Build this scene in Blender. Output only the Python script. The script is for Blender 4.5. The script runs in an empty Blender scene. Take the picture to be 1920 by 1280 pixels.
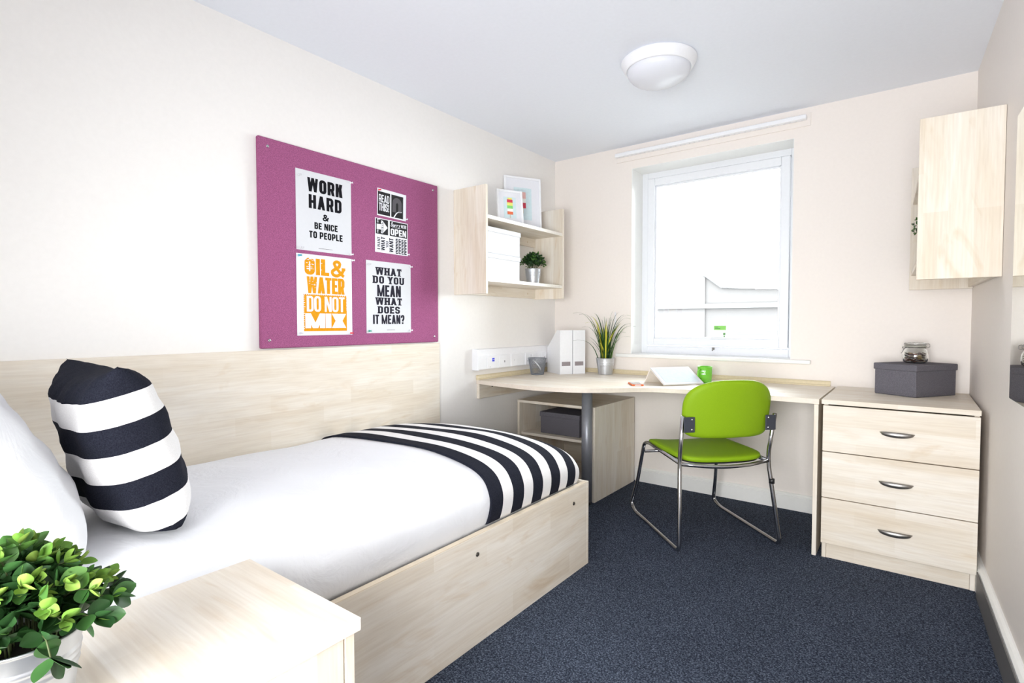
import bpy, bmesh, math, random
from mathutils import Vector, Matrix
import numpy as np
R = math.radians
S = bpy.context.scene
COL = S.collection
rnd = random.Random(7)

# ---------------------------------------------------------------- camera
cd = bpy.data.cameras.new('camera'); cam = bpy.data.objects.new('camera', cd); COL.objects.link(cam)
cd.sensor_width = 36; cd.lens = 1000.6 / 1920 * 36; cd.clip_start = .02; cd.clip_end = 200
yaw, pit, rol = R(37.0765), R(1.9618), R(-.067)
fw = Vector((-math.sin(yaw)*math.cos(pit), math.cos(yaw)*math.cos(pit), -math.sin(pit)))
rt = fw.cross(Vector((0, 0, 1))).normalized(); up = rt.cross(fw)
rt, up = rt*math.cos(rol)+up*math.sin(rol), -rt*math.sin(rol)+up*math.cos(rol)
M = Matrix((rt, up, -fw)).transposed().to_4x4(); M.translation = Vector((2.2848, -3.5903, 1.1344))
cam.matrix_world = M
S.camera = cam

# ---------------------------------------------------------------- light and exposure
S.view_settings.view_transform = 'Standard'; S.view_settings.look = 'None'
S.view_settings.gamma = 1; S.view_settings.use_curve_mapping = False
S.view_settings.exposure = 0.04
w = bpy.data.worlds.new('overcast_sky'); S.world = w; w.use_nodes = True
bgn = w.node_tree.nodes['Background']; bgn.inputs[0].default_value = (.93, .97, 1, 1); bgn.inputs[1].default_value = 26
def area(name, loc, target, sx, sy, power, colr=(1, 1, 1), portal=False, spread=0):
    l = bpy.data.lights.new(name, 'AREA'); l.shape = 'RECTANGLE'; l.size = sx; l.size_y = sy; l.energy = power; l.color = colr
    o = bpy.data.objects.new(name, l); COL.objects.link(o); o.location = loc
    o.rotation_euler = (Vector(target)-Vector(loc)).to_track_quat('-Z', 'Y').to_euler()
    if portal: l.cycles.is_portal = True
    if spread: l.spread = R(spread)
    return o
area('window_portal', (1.165, .32, 1.57), (1.165, -1, 1.57), 1.1, 1.4, 1, portal=True)
area('added_front_fill', (2.15, -4.2, 1.0), (1.55, -.3, .75), 1.3, 1.1, 48, (.97, .985, 1), spread=120)  # added soft fill behind the camera to brighten the room, no real lamp
area('ceiling_bounce_flash', (1.6, -4.0, 1.3), (1.3, -2.6, 2.4), .7, .7, 8, (.97, .985, 1), spread=170)
S.cycles.max_bounces = 10; S.cycles.diffuse_bounces = 6

# ---------------------------------------------------------------- materials
def srgb(h):
    c = [int(h[i:i+2], 16)/255 for i in (0, 2, 4)]
    return tuple(x/12.92 if x <= .04045 else ((x+.055)/1.055)**2.4 for x in c)+(1,)
def new_mat(name):
    m = bpy.data.materials.new(name); m.use_nodes = True
    nt = m.node_tree; return m, nt, nt.nodes['Principled BSDF']
def node(nt, t, **k):
    n = nt.nodes.new(t)
    for a, v in k.items():
        if a.startswith('_'): n.inputs[a[1:].replace('_', ' ')].default_value = v
        else: setattr(n, a, v)
    return n
def coords(nt, scale, kind='Object'):
    tc = node(nt, 'ShaderNodeTexCoord'); mp = node(nt, 'ShaderNodeMapping')
    mp.inputs['Scale'].default_value = scale
    nt.links.new(tc.outputs[kind], mp.inputs[0]); return mp.outputs[0]
def ramp(nt, fac, stops):
    r = node(nt, 'ShaderNodeValToRGB'); e = r.color_ramp.elements
    while len(e) < len(stops): e.new(.5)
    for x, (p, c) in zip(e, stops): x.position = p; x.color = c
    nt.links.new(fac, r.inputs[0]); return r.outputs[0]
def bump(nt, b, h, st, dist=.001):
    n = node(nt, 'ShaderNodeBump'); n.inputs['Strength'].default_value = st; n.inputs['Distance'].default_value = dist
    nt.links.new(h, n.inputs['Height']); nt.links.new(n.outputs[0], b.inputs['Normal'])
def plain(name, c, rough=.5, metal=0, spec=.5, noise=0, nscale=60, bst=0, bscale=300, var=.04):
    m, nt, b = new_mat(name)
    c = srgb(c) if isinstance(c, str) else tuple(c)+(1,)
    b.inputs['Base Color'].default_value = c; b.inputs['Roughness'].default_value = rough
    b.inputs['Metallic'].default_value = metal; b.inputs['Specular IOR Level'].default_value = spec
    n = node(nt, 'ShaderNodeTexNoise', _Scale=nscale, _Detail=3); nt.links.new(coords(nt, (1, 1, 1)), n.inputs['Vector'])
    lo = tuple(x*(1-var) for x in c[:3])+(1,); hi = tuple(min(1, x*(1+var)) for x in c[:3])+(1,)
    nt.links.new(ramp(nt, n.outputs[0], [(.3, lo), (.7, hi)]), b.inputs['Base Color'])
    if bst:
        n2 = node(nt, 'ShaderNodeTexNoise', _Scale=bscale, _Detail=4); nt.links.new(coords(nt, (1, 1, 1)), n2.inputs['Vector'])
        bump(nt, b, n2.outputs[0], bst)
    return m
def wood(name, axis, tint=1.0, sat=1.0):
    """pale maple laminate: grain along axis 0/1/2"""
    m, nt, b = new_mat(name)
    sc = [7, 7, 7]; sc[axis] = .9
    a = coords(nt, sc)
    n1 = node(nt, 'ShaderNodeTexNoise', _Scale=1.3, _Detail=5, _Roughness=.55, _Distortion=1.2); nt.links.new(a, n1.inputs['Vector'])
    sf = [90, 90, 90]; sf[axis] = 5
    n2 = node(nt, 'ShaderNodeTexNoise', _Scale=1.5, _Detail=3); nt.links.new(coords(nt, sf), n2.inputs['Vector'])
    sk = [9, 9, 9]; sk[axis] = 2.6
    n3 = node(nt, 'ShaderNodeTexNoise', _Scale=.8, _Detail=3, _Distortion=2.2); nt.links.new(coords(nt, sk), n3.inputs['Vector'])
    # broad staves of slightly different tone
    def t(r, g, bl): return (r*tint, g*tint, bl*tint, 1)
    c1 = ramp(nt, n1.outputs[0], [(.28, t(.77, .685, .57)), (.5, t(.83, .77, .68)), (.72, t(.875, .835, .77))])
    c2 = ramp(nt, n2.outputs[0], [(.3, (.90, .88, .86, 1)), (.62, (1, 1, 1, 1))])
    mx = node(nt, 'ShaderNodeMix', data_type='RGBA', blend_type='MULTIPLY'); mx.inputs[0].default_value = .8
    nt.links.new(c1, mx.inputs[6]); nt.links.new(c2, mx.inputs[7])
    c3 = ramp(nt, n3.outputs[0], [(.60, (1, 1, 1, 1)), (.78, (.86, .77, .66, 1))])
    mx2 = node(nt, 'ShaderNodeMix', data_type='RGBA', blend_type='MULTIPLY'); mx2.inputs[0].default_value = .8
    nt.links.new(mx.outputs[2], mx2.inputs[6]); nt.links.new(c3, mx2.inputs[7])
    # printed staves: short blocks of slightly different tone laid along the grain
    raw = coords(nt, (1, 1, 1)); sx = node(nt, 'ShaderNodeSeparateXYZ'); nt.links.new(raw, sx.inputs[0])
    o1, o2 = [q for q in (0, 1, 2) if q != axis]
    ad = node(nt, 'ShaderNodeMath', operation='ADD'); nt.links.new(sx.outputs[o1], ad.inputs[0]); nt.links.new(sx.outputs[o2], ad.inputs[1])
    cb = node(nt, 'ShaderNodeCombineXYZ'); nt.links.new(sx.outputs[axis], cb.inputs[0]); nt.links.new(ad.outputs[0], cb.inputs[1])
    bk = node(nt, 'ShaderNodeTexBrick', offset=.37, squash=1.0); nt.links.new(cb.outputs[0], bk.inputs['Vector'])
    bk.inputs['Color1'].default_value = (1, 1, 1, 1); bk.inputs['Color2'].default_value = (.88, .845, .79, 1)
    bk.inputs['Scale'].default_value = 1; bk.inputs['Mortar Size'].default_value = 0; bk.inputs['Brick Width'].default_value = .42; bk.inputs['Row Height'].default_value = .078
    mx3 = node(nt, 'ShaderNodeMix', data_type='RGBA', blend_type='MULTIPLY'); mx3.inputs[0].default_value = .75
    nt.links.new(mx2.outputs[2], mx3.inputs[6]); nt.links.new(bk.outputs[0], mx3.inputs[7])
    nt.links.new(mx3.outputs[2], b.inputs['Base Color'])
    b.inputs['Roughness'].default_value = .45; b.inputs['Specular IOR Level'].default_value = .28
    bump(nt, b, n2.outputs[0], .06)
    return m
WX, WY, WZ = wood('maple_laminate_x', 0), wood('maple_laminate_y', 1), wood('maple_laminate_z', 2)
EDGE = plain('maple_edging', (.72, .61, .47), .45, nscale=20)
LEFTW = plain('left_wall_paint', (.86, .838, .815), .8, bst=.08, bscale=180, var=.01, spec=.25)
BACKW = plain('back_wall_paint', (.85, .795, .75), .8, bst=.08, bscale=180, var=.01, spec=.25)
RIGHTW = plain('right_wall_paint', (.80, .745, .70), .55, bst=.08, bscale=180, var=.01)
CEIL = plain('ceiling_paint', (.825, .855, .92), .9, bst=.05, var=.01, spec=.2)
GLOSS = plain('white_gloss_paint', (.84, .84, .82), .3, var=.01)
UPVC = plain('white_upvc', (.82, .84, .88), .3, var=.01)
WPLAS = plain('white_plastic', (.86, .87, .9), .35, var=.01)
WCARD = plain('white_card', (.86, .87, .90), .6, var=.015)
BOXW = plain('white_box_board', (.70, .71, .745), .6, var=.01)
BLACK = plain('black_ink', (.010, .010, .013), .8, spec=.08)
INK2 = plain('charcoal_ink', (.026, .024, .036), .8, spec=.08)
DKPL = plain('black_plastic', (.015, .015, .017), .4)
CHROME = plain('chrome', (.50, .50, .52), .16, 1, var=.02)
STEEL = plain('brushed_steel', (.33, .315, .30), .34, 1, var=.05)
POLE = plain('silver_grey_paint', (.27, .28, .315), .36, .35)
PLATE = plain('dark_steel_plate', (.05, .055, .075), .4, .2)
ORANGE = plain('orange_ink', (.72, .31, .012), .8, spec=.08, nscale=90, var=.06)
DGREY = plain('darkgrey_ink', (.030, .029, .031), .8, spec=.08)
PAPER = plain('white_paper', (.67, .68, .71), .8, var=.01)
PAPER2 = plain('bright_paper', (.79, .80, .85), .8, var=.01)
BOLT = plain('bronze_bolt', (.10, .09, .08), .35, .8)

def carpet():
    m, nt, b = new_mat('navy_loop_carpet')
    v = coords(nt, (1, 1, 1))
    n1 = node(nt, 'ShaderNodeTexNoise', _Scale=170, _Detail=5, _Roughness=.75); nt.links.new(v, n1.inputs['Vector'])
    n2 = node(nt, 'ShaderNodeTexNoise', _Scale=5, _Detail=4); nt.links.new(v, n2.inputs['Vector'])
    c = ramp(nt, n1.outputs[0], [(.36, (.008, .010, .019, 1)), (.5, (.040, .050, .076, 1)), (.66, (.19, .225, .30, 1))])
    c2 = ramp(nt, n2.outputs[0], [(.3, (.86, .86, .86, 1)), (.7, (1.0, 1.0, 1.0, 1))])
    mx = node(nt, 'ShaderNodeMix', data_type='RGBA', blend_type='MULTIPLY'); mx.inputs[0].default_value = 1
    nt.links.new(c, mx.inputs[6]); nt.links.new(c2, mx.inputs[7]); nt.links.new(mx.outputs[2], b.inputs['Base Color'])
    b.inputs['Roughness'].default_value = .95; b.inputs['Specular IOR Level'].default_value = .1
    bump(nt, b, n1.outputs[0], .8, .004); return m
CARPET = carpet()
def fabric(name, c, dark, scale=350, rough=.9, dist=.0006, aniso=(1, 1, 1), lo=.35, hi=.65, st=.5):
    m, nt, b = new_mat(name); v = coords(nt, aniso)
    n1 = node(nt, 'ShaderNodeTexNoise', _Scale=scale, _Detail=3, _Roughness=.7); nt.links.new(v, n1.inputs['Vector'])
    nt.links.new(ramp(nt, n1.outputs[0], [(lo, tuple(dark)+(1,)), (hi, tuple(c)+(1,))]), b.inputs['Base Color'])
    b.inputs['Roughness'].default_value = rough; b.inputs['Specular IOR Level'].default_value = .15
    bump(nt, b, n1.outputs[0], st, dist); return m
FELT = fabric('purple_felt', (.46, .14, .295), (.20, .054, .13), 380, st=.9)
GREYLIN = fabric('charcoal_linen', (.165, .158, .183), (.098, .094, .108), 480, aniso=(1, 1, .5))
GREEN = fabric('lime_vinyl', (.25, .415, .012), (.215, .365, .008), 500, rough=.5, st=.15)
def linen(name, c):
    m, nt, b = new_mat(name); v = coords(nt, (1, 1, 1))
    n1 = node(nt, 'ShaderNodeTexNoise', _Scale=7, _Detail=5, _Roughness=.6, _Distortion=.8); nt.links.new(v, n1.inputs['Vector'])
    nt.links.new(ramp(nt, n1.outputs[0], [(.3, tuple(x*.98 for x in c)+(1,)), (.7, tuple(c)+(1,))]), b.inputs['Base Color'])
    b.inputs['Roughness'].default_value = .85; b.inputs['Specular IOR Level'].default_value = .15
    bump(nt, b, n1.outputs[0], .35, .02); return m
SHEET = linen('white_cotton', (.80, .81, .84))
def stripes(name, n_, first_black, wid=.5):
    """stripes along the V coordinate of the UV map, v runs 0..1 over n_ stripes"""
    m, nt, b = new_mat(name)
    tc = node(nt, 'ShaderNodeTexCoord'); sp = node(nt, 'ShaderNodeSeparateXYZ'); nt.links.new(tc.outputs['UV'], sp.inputs[0])
    mu = node(nt, 'ShaderNodeMath', operation='MULTIPLY'); mu.inputs[1].default_value = n_/2; nt.links.new(sp.outputs[1], mu.inputs[0])
    fr = node(nt, 'ShaderNodeMath', operation='FRACT'); nt.links.new(mu.outputs[0], fr.inputs[0])
    lt = node(nt, 'ShaderNodeMath', operation='LESS_THAN'); lt.inputs[1].default_value = wid; nt.links.new(fr.outputs[0], lt.inputs[0])
    nz = node(nt, 'ShaderNodeTexNoise', _Scale=380, _Detail=3); nt.links.new(coords(nt, (1, 1, 1)), nz.inputs['Vector'])
    bl = ramp(nt, nz.outputs[0], [(.3, (.008, .009, .016, 1)), (.7, (.022, .024, .036, 1))])
    wh = ramp(nt, nz.outputs[0], [(.3, (.76, .745, .74, 1)), (.7, (.85, .84, .84, 1))])
    mx = node(nt, 'ShaderNodeMix', data_type='RGBA'); nt.links.new(lt.outputs[0], mx.inputs[0])
    nt.links.new(wh, mx.inputs[6]); nt.links.new(bl, mx.inputs[7]); nt.links.new(mx.outputs[2], b.inputs['Base Color'])
    b.inputs['Roughness'].default_value = .95; b.inputs['Specular IOR Level'].default_value = .1
    bump(nt, b, nz.outputs[0], .3, .0015); return m
def galv():
    m, nt, b = new_mat('galvanised_steel')
    n1 = node(nt, 'ShaderNodeTexNoise', _Scale=12, _Detail=3); nt.links.new(coords(nt, (1, 1, .4)), n1.inputs['Vector'])
    nt.links.new(ramp(nt, n1.outputs[0], [(.3, (.50, .53, .57, 1)), (.7, (.72, .75, .80, 1))]), b.inputs['Base Color'])
    b.inputs['Metallic'].default_value = .9; b.inputs['Roughness'].default_value = .33; return m
GALV = galv()
def leafm(name, c1, c2, rough=.45):
    m, nt, b = new_mat(name)
    oi = node(nt, 'ShaderNodeObjectInfo'); nz = node(nt, 'ShaderNodeTexNoise', _Scale=25)
    nt.links.new(coords(nt, (1, 1, 1)), nz.inputs['Vector'])
    ad = node(nt, 'ShaderNodeMath', operation='ADD'); nt.links.new(oi.outputs['Random'], ad.inputs[0]); nt.links.new(nz.outputs[0], ad.inputs[1])
    hf = node(nt, 'ShaderNodeMath', operation='MULTIPLY'); hf.inputs[1].default_value = .5; nt.links.new(ad.outputs[0], hf.inputs[0])
    nt.links.new(ramp(nt, hf.outputs[0], [(.25, tuple(c1)+(1,)), (.75, tuple(c2)+(1,))]), b.inputs['Base Color'])
    b.inputs['Roughness'].default_value = rough; b.inputs['Specular IOR Level'].default_value = .3
    return m
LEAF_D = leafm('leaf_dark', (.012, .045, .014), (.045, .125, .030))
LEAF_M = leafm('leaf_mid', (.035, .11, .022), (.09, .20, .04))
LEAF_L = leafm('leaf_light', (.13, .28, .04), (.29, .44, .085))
STEM = plain('stem_brown_green', (.07, .09, .03), .6)
GLASS, nt, b = new_mat('clear_glass'); b.inputs['Transmission Weight'].default_value = 1; b.inputs['Roughness'].default_value = 0; b.inputs['IOR'].default_value = 1.45; b.inputs['Base Color'].default_value = (.97, .99, .98, 1)
def pane_mat():
    m, nt, b = new_mat('window_glass')
    tr = node(nt, 'ShaderNodeBsdfTransparent'); gl = node(nt, 'ShaderNodeBsdfGlossy'); gl.inputs['Roughness'].default_value = 0
    tr.inputs[0].default_value = (.97, .985, .98, 1)
    fz = node(nt, 'ShaderNodeFresnel'); fz.inputs[0].default_value = 1.45
    mx = node(nt, 'ShaderNodeMixShader'); nt.links.new(fz.outputs[0], mx.inputs[0]); nt.links.new(tr.outputs[0], mx.inputs[1]); nt.links.new(gl.outputs[0], mx.inputs[2])
    nt.links.new(mx.outputs[0], nt.nodes['Material Output'].inputs[0]); return m
PANE = pane_mat()
MIRROR = plain('mirror_silver', (.88, .93, .91), .01, 1, var=0)

# ---------------------------------------------------------------- object helpers
def props(o, label=None, cat=None, group=None, kind=None):
    if label: o['label'] = label
    if cat: o['category'] = cat
    if group: o['group'] = group
    if kind: o['kind'] = kind
    return o
def thing(name, label, cat, loc=(0, 0, 0), rz=0, group=None):
    o = bpy.data.objects.new(name, None); COL.objects.link(o); o.location = loc; o.rotation_euler = (0, 0, rz)
    o.empty_display_size = .1
    return props(o, label, cat, group)
def root_of(o):
    while o.parent: o = o.parent
    return o
class MB:
    def __init__(s): s.v = []; s.f = []; s.uv = {}; s.sm = []
    def add(s, vs, fs, smooth=False):
        n = len(s.v); s.v += [tuple(v) for v in vs]
        for f in fs: s.f.append([n+i for i in f]); s.sm.append(smooth)
        return s
    def box(s, x0, x1, y0, y1, z0, z1, bev=.0012):
        bm = bmesh.new(); bmesh.ops.create_cube(bm, size=1)
        sx, sy, sz = abs(x1-x0), abs(y1-y0), abs(z1-z0)
        for v in bm.verts: v.co = Vector(((x0+x1)/2+v.co.x*sx, (y0+y1)/2+v.co.y*sy, (z0+z1)/2+v.co.z*sz))
        bv = min(bev, .3*min(sx, sy, sz))
        if bv > 0: bmesh.ops.bevel(bm, geom=bm.edges[:], offset=bv, segments=1 if bv < .004 else 3, affect='EDGES', profile=.5)
        bm.verts.ensure_lookup_table()
        s.add([v.co[:] for v in bm.verts], [[v.index for v in f.verts] for f in bm.faces]); bm.free(); return s
    def prism(s, pts, z0, z1, M=None):
        """polygon (x,y) extruded in z; M maps to place"""
        n = len(pts); M = M or Matrix()
        vs = [M @ Vector((p[0], p[1], z0)) for p in pts]+[M @ Vector((p[0], p[1], z1)) for p in pts]
        fs = [list(range(n))[::-1], list(range(n, 2*n))]+[[i, (i+1) % n, n+(i+1) % n, n+i] for i in range(n)]
        return s.add(vs, fs)
    def lathe(s, prof, c=(0, 0, 0), n=32, close=False, smooth=True, sx=1, sy=1):
        vs = []; fs = []
        for (r, z) in prof:
            for i in range(n):
                a = 2*math.pi*i/n; vs.append((c[0]+r*sx*math.cos(a), c[1]+r*sy*math.sin(a), c[2]+z))
        m = len(prof)
        for j in range(m-1):
            for i in range(n): fs.append([j*n+i, j*n+(i+1) % n, (j+1)*n+(i+1) % n, (j+1)*n+i])
        if close: fs.append(list(range(n))[::-1]); fs.append([(m-1)*n+i for i in range(n)])
        return s.add(vs, fs, smooth)
    def tube(s, pts, r, n=8, fillet=0, cap=True, closed=False, seg=5):
        P = [Vector(p) for p in pts]
        if fillet:
            Q = []; L = len(P)
            for i, p in enumerate(P):
                if (i == 0 or i == L-1) and not closed: Q.append(p); continue
                a = P[i-1]-p; c = P[(i+1) % L]-p; f = min(fillet, a.length*.49, c.length*.49)
                if a.angle(c) > 3.1: Q.append(p); continue
                A = p+a.normalized()*f; C = p+c.normalized()*f
                for k in range(seg+1):
                    t = k/seg; Q.append((1-t)**2*A+2*t*(1-t)*p+t*t*C)
            P = Q
        rr = r if isinstance(r, (list, tuple)) else [r]*len(P)
        if len(rr) != len(P): rr = [rr[min(len(rr)-1, int(i*len(rr)/len(P)))] for i in range(len(P))]
        vs = []; fs = []; N = None; L = len(P)
        for i, p in enumerate(P):
            if closed: d = (P[(i+1) % L]-P[i-1])
            else: d = P[min(i+1, L-1)]-P[max(i-1, 0)]
            d = d.normalized()
            if N is None:
                N = d.orthogonal().normalized()
            else:
                N = (N-d*N.dot(d)).normalized()
            B = d.cross(N)
            for k in range(n):
                a = 2*math.pi*k/n; vs.append(p+(N*math.cos(a)+B*math.sin(a))*rr[i])
        for i in range(L if closed else L-1):
            j = (i+1) % L
            for k in range(n): fs.append([i*n+k, i*n+(k+1) % n, j*n+(k+1) % n, j*n+k])
        if cap and not closed: fs.append(list(range(n))[::-1]); fs.append([(L-1)*n+k for k in range(n)])
        return s.add(vs, fs, True)
    def build(s, name, mat, parent=None, world=True, origin=None, angle=35):
        off = Vector((0, 0, 0))
        if parent is not None and world: off = root_of(parent).location.copy()
        if parent is None and s.v:
            a = np.array(s.v); off = Vector(origin) if origin else Vector(((a[:, 0].min()+a[:, 0].max())/2, (a[:, 1].min()+a[:, 1].max())/2, a[:, 2].min()))
        me = bpy.data.meshes.new(name); me.from_pydata([(v[0]-off.x, v[1]-off.y, v[2]-off.z) for v in s.v], [], s.f)
        me.polygons.foreach_set('use_smooth', s.sm)
        me.materials.append(mat); me.validate(); me.update()
        bm = bmesh.new(); bm.from_mesh(me); bmesh.ops.recalc_face_normals(bm, faces=bm.faces[:]); bm.to_mesh(me); bm.free()
        o = bpy.data.objects.new(name, me); COL.objects.link(o)
        if parent is not None: o.parent = parent
        else: o.location = off
        return o
def box(name, mat, parent, *a, bev=.0012, world=True): return MB().box(*a, bev=bev).build(name, mat, parent, world)
def struct(name, mb, mat): return props(mb.build(name, mat), kind='structure')
def child_copy(o, parent):
    c = o.copy(); COL.objects.link(c); c.parent = parent
    for ch in o.children: child_copy(ch, c)
    return c
def catmull(pts, n):
    P = [np.array(p, float) for p in pts]; P = [2*P[0]-P[1]]+P+[2*P[-1]-P[-2]]; out = []
    for i in range(1, len(P)-2):
        for k in range(n):
            t = k/n; a, b, c, d = P[i-1:i+3]
            out.append(.5*((2*b)+(-a+c)*t+(2*a-5*b+4*c-d)*t*t+(-a+3*b-3*c+d)*t**3))
    out.append(P[-2]); return out
def grid(mb, G, smooth=True):
    """G[i][j] points -> quads"""
    a, b = len(G), len(G[0]); vs = [p for r in G for p in r]
    return mb.add(vs, [[i*b+j, i*b+j+1, (i+1)*b+j+1, (i+1)*b+j] for i in range(a-1) for j in range(b-1)], smooth)

# ---------------------------------------------------------------- room shell
H = 2.4; YB = -4.4; WT = .3
phi = R(2.0068); RWX = lambda y: 2.5119-y*math.tan(phi)      # the right wall opens a little towards the camera
fl = MB(); fl.prism([(0, 0), (RWX(0)+.0, 0), (RWX(YB), YB), (0, YB)], -.06, 0); struct('floor', fl, CARPET)
cl = MB(); cl.prism([(-.1, .25), (RWX(0)+.1, .25), (RWX(YB)+.1, YB-.1), (-.1, YB-.1)], H, H+.1); struct('ceiling', cl, CEIL)
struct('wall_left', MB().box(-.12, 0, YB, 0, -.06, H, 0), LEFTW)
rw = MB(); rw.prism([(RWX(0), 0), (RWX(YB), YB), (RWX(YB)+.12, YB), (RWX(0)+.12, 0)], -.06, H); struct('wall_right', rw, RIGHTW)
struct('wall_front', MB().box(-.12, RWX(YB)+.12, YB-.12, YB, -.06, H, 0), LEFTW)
X0, X1, Z0, Z1 = .647, 1.686, .905, 2.236
bw = MB()
bw.box(-.12, X0, 0, WT, -.06, H, 0).box(X1, RWX(0)+.12, 0, WT, -.06, H, 0).box(X0, X1, 0, WT, -.06, Z0-.016, 0).box(X0, X1, 0, WT, Z1, H, 0)
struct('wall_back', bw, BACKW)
# baseboards: rounded bead along the top
def baseboard(name, a, b, nrm, h=.102, t=.016, mat=GLOSS):
    a, b, nrm = Vector(a), Vector(b), Vector(nrm)
    prof = [(0, 0), (t, 0), (t, h*.80), (t*.8, h*.83), (t*.85, h*.88), (t*.55, h*.96), (t*.2, h), (0, h)]
    vs = [p+nrm*u+Vector((0, 0, z)) for p in (a, b) for u, z in prof]; n = len(prof)
    m = MB(); m.add(vs, [list(range(n)), list(range(n, 2*n))]+[[i, (i+1) % n, n+(i+1) % n, n+i] for i in range(n)])
    return struct(name, m, mat)
baseboard('baseboard_back', (.694, 0, 0), (1.8995, 0, 0), (0, -1, 0))
rd = Vector((math.sin(phi), -math.cos(phi), 0)); rn = Vector((-math.cos(phi), -math.sin(phi), 0))
p0 = Vector((RWX(0), 0, 0))
baseboard('baseboard_right', p0+rd*.02, p0+rd*4.38, rn, h=.118, t=.026)
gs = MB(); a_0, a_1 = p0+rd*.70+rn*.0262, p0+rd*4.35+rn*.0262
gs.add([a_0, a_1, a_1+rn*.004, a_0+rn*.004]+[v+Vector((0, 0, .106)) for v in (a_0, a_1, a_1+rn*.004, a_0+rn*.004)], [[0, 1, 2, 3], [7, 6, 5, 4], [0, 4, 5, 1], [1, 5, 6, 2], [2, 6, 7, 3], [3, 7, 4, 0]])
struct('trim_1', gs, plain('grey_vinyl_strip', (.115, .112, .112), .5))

# window: plastered reveals are the wall itself; frame, sash, pane and sill
wf = MB(); FY0, FY1 = .185, .255
def rect_frame(mb, x0, x1, z0, z1, t, y0, y1, bev=.004, tb=None):
    tb = tb or t
    mb.box(x0, x0+t, y0, y1, z0, z1, bev).box(x1-t, x1, y0, y1, z0, z1, bev)
    mb.box(x0+t, x1-t, y0+.0005, y1, z1-t, z1, bev).box(x0+t, x1-t, y0+.0005, y1, z0, z0+tb, bev)
rect_frame(wf, X0, X1, Z0, Z1, .045, FY0, FY1, tb=.062)
win = struct('window_1', wf, UPVC)
sa = MB(); rect_frame(sa, X0+.048, X1-.048, Z0+.066, Z1-.048, .052, FY0-.012, FY1-.01, .005); sash = sa.build('sash', UPVC, win)
bd = MB(); rect_frame(bd, X0+.1, X1-.1, Z0+.118, Z1-.1, .012, FY0+.006, FY0+.03, .004); bd.build('glazing_bead', WPLAS, win)
MB().box(X0+.105, X1-.105, FY0+.028, FY0+.034, Z0+.122, Z1-.105, 0).build('pane', PANE, win)
lin = MB().box(X0, X0+.003, .0005, FY0, Z0+.008, Z1, 0).box(X1-.003, X1, .0005, FY0, Z0+.008, Z1, 0).box(X0, X1, .0005, FY0, Z1-.003, Z1, 0)
lin.build('reveal_lining', GLOSS, win)
si = MB().box(.541, 1.796, -.035, .0, Z0-.016, Z0+.008, .006).box(X0, X1, -.002, FY0+.004, Z0-.016, Z0+.008, .001)
si.build('window_sill', GLOSS, win)
hd = MB().box(1.172, 1.188, FY0-.028, FY0-.012, Z0+.045, Z0+.062, .003).tube([(1.18, FY0-.03, Z0+.056), (1.18, FY0-.042, Z0+.04)], .004)
hd.build('catch', STEEL, win)
# sticker on the glass
st = thing('window_sticker', 'small white and green sticker at the bottom of the window pane', 'sticker', (1.202, FY0+.026, 1.028))
MB().box(1.152, 1.252, FY0+.0262, FY0+.0275, 1.03, 1.118, 0).build('sticker_film', plain('sticker_white', (.88, .9, .9), .5), st)
SG = plain('sticker_green', (.25, .62, .12), .5)
MB().box(1.170, 1.250, FY0+.0252, FY0+.0262, 1.086, 1.114, 0).build('green_band', SG, st)
SGD = plain('sticker_dark_green', (.08, .28, .06), .5)
for k, (a, b2, z) in enumerate(((1.176, 1.199, 1.103), (1.176, 1.212, 1.093))):
    MB().box(a, b2, FY0+.0243, FY0+.0252, z, z+.005, 0).build('print_line', SGD, st)
MB().box(1.232, 1.246, FY0+.0252, FY0+.0262, 1.052, 1.066, 0).box(1.235, 1.243, FY0+.0252, FY0+.0262, 1.038, 1.047, 0).build('small_mark', SGD, st)

# blind headrail
br = thing('blind_rail', 'long white vertical-blind headrail fixed above the window', 'blind rail', (1.14, -.03, 2.33))
box('headrail', WPLAS, br, .534, 1.754, -.047, -.008, 2.324, 2.349, bev=.003)
sl_ = MB()
for k in range(38):
    x = .56+k*.0315; sl_.box(x, x+.008, -.030, -.024, 2.3215, 2.3245, 0)
props(sl_.build('slat_carrier', plain('carrier_grey', (.75, .75, .77), .5), br), kind='stuff')
box('mounting_board', BACKW, br, .530, 1.772, -.0075, -.0005, 2.292, 2.368)
for x in (.62, 1.14, 1.66): box('bracket', WPLAS, br, x-.015, x+.015, -.03, -.0, 2.349, 2.356)
ck = br
MB().tube([(.527, -.008, 1.215), (.527, -.008, 1.04)], .0045, 6).build('cord', WPLAS, ck)
MB().lathe([(.0, -.014), (.010, -.010), (.013, 0), (.010, .010), (0, .014)], (.527, -.014, 1.02), 12).build('cord_weight', WPLAS, ck)

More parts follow.
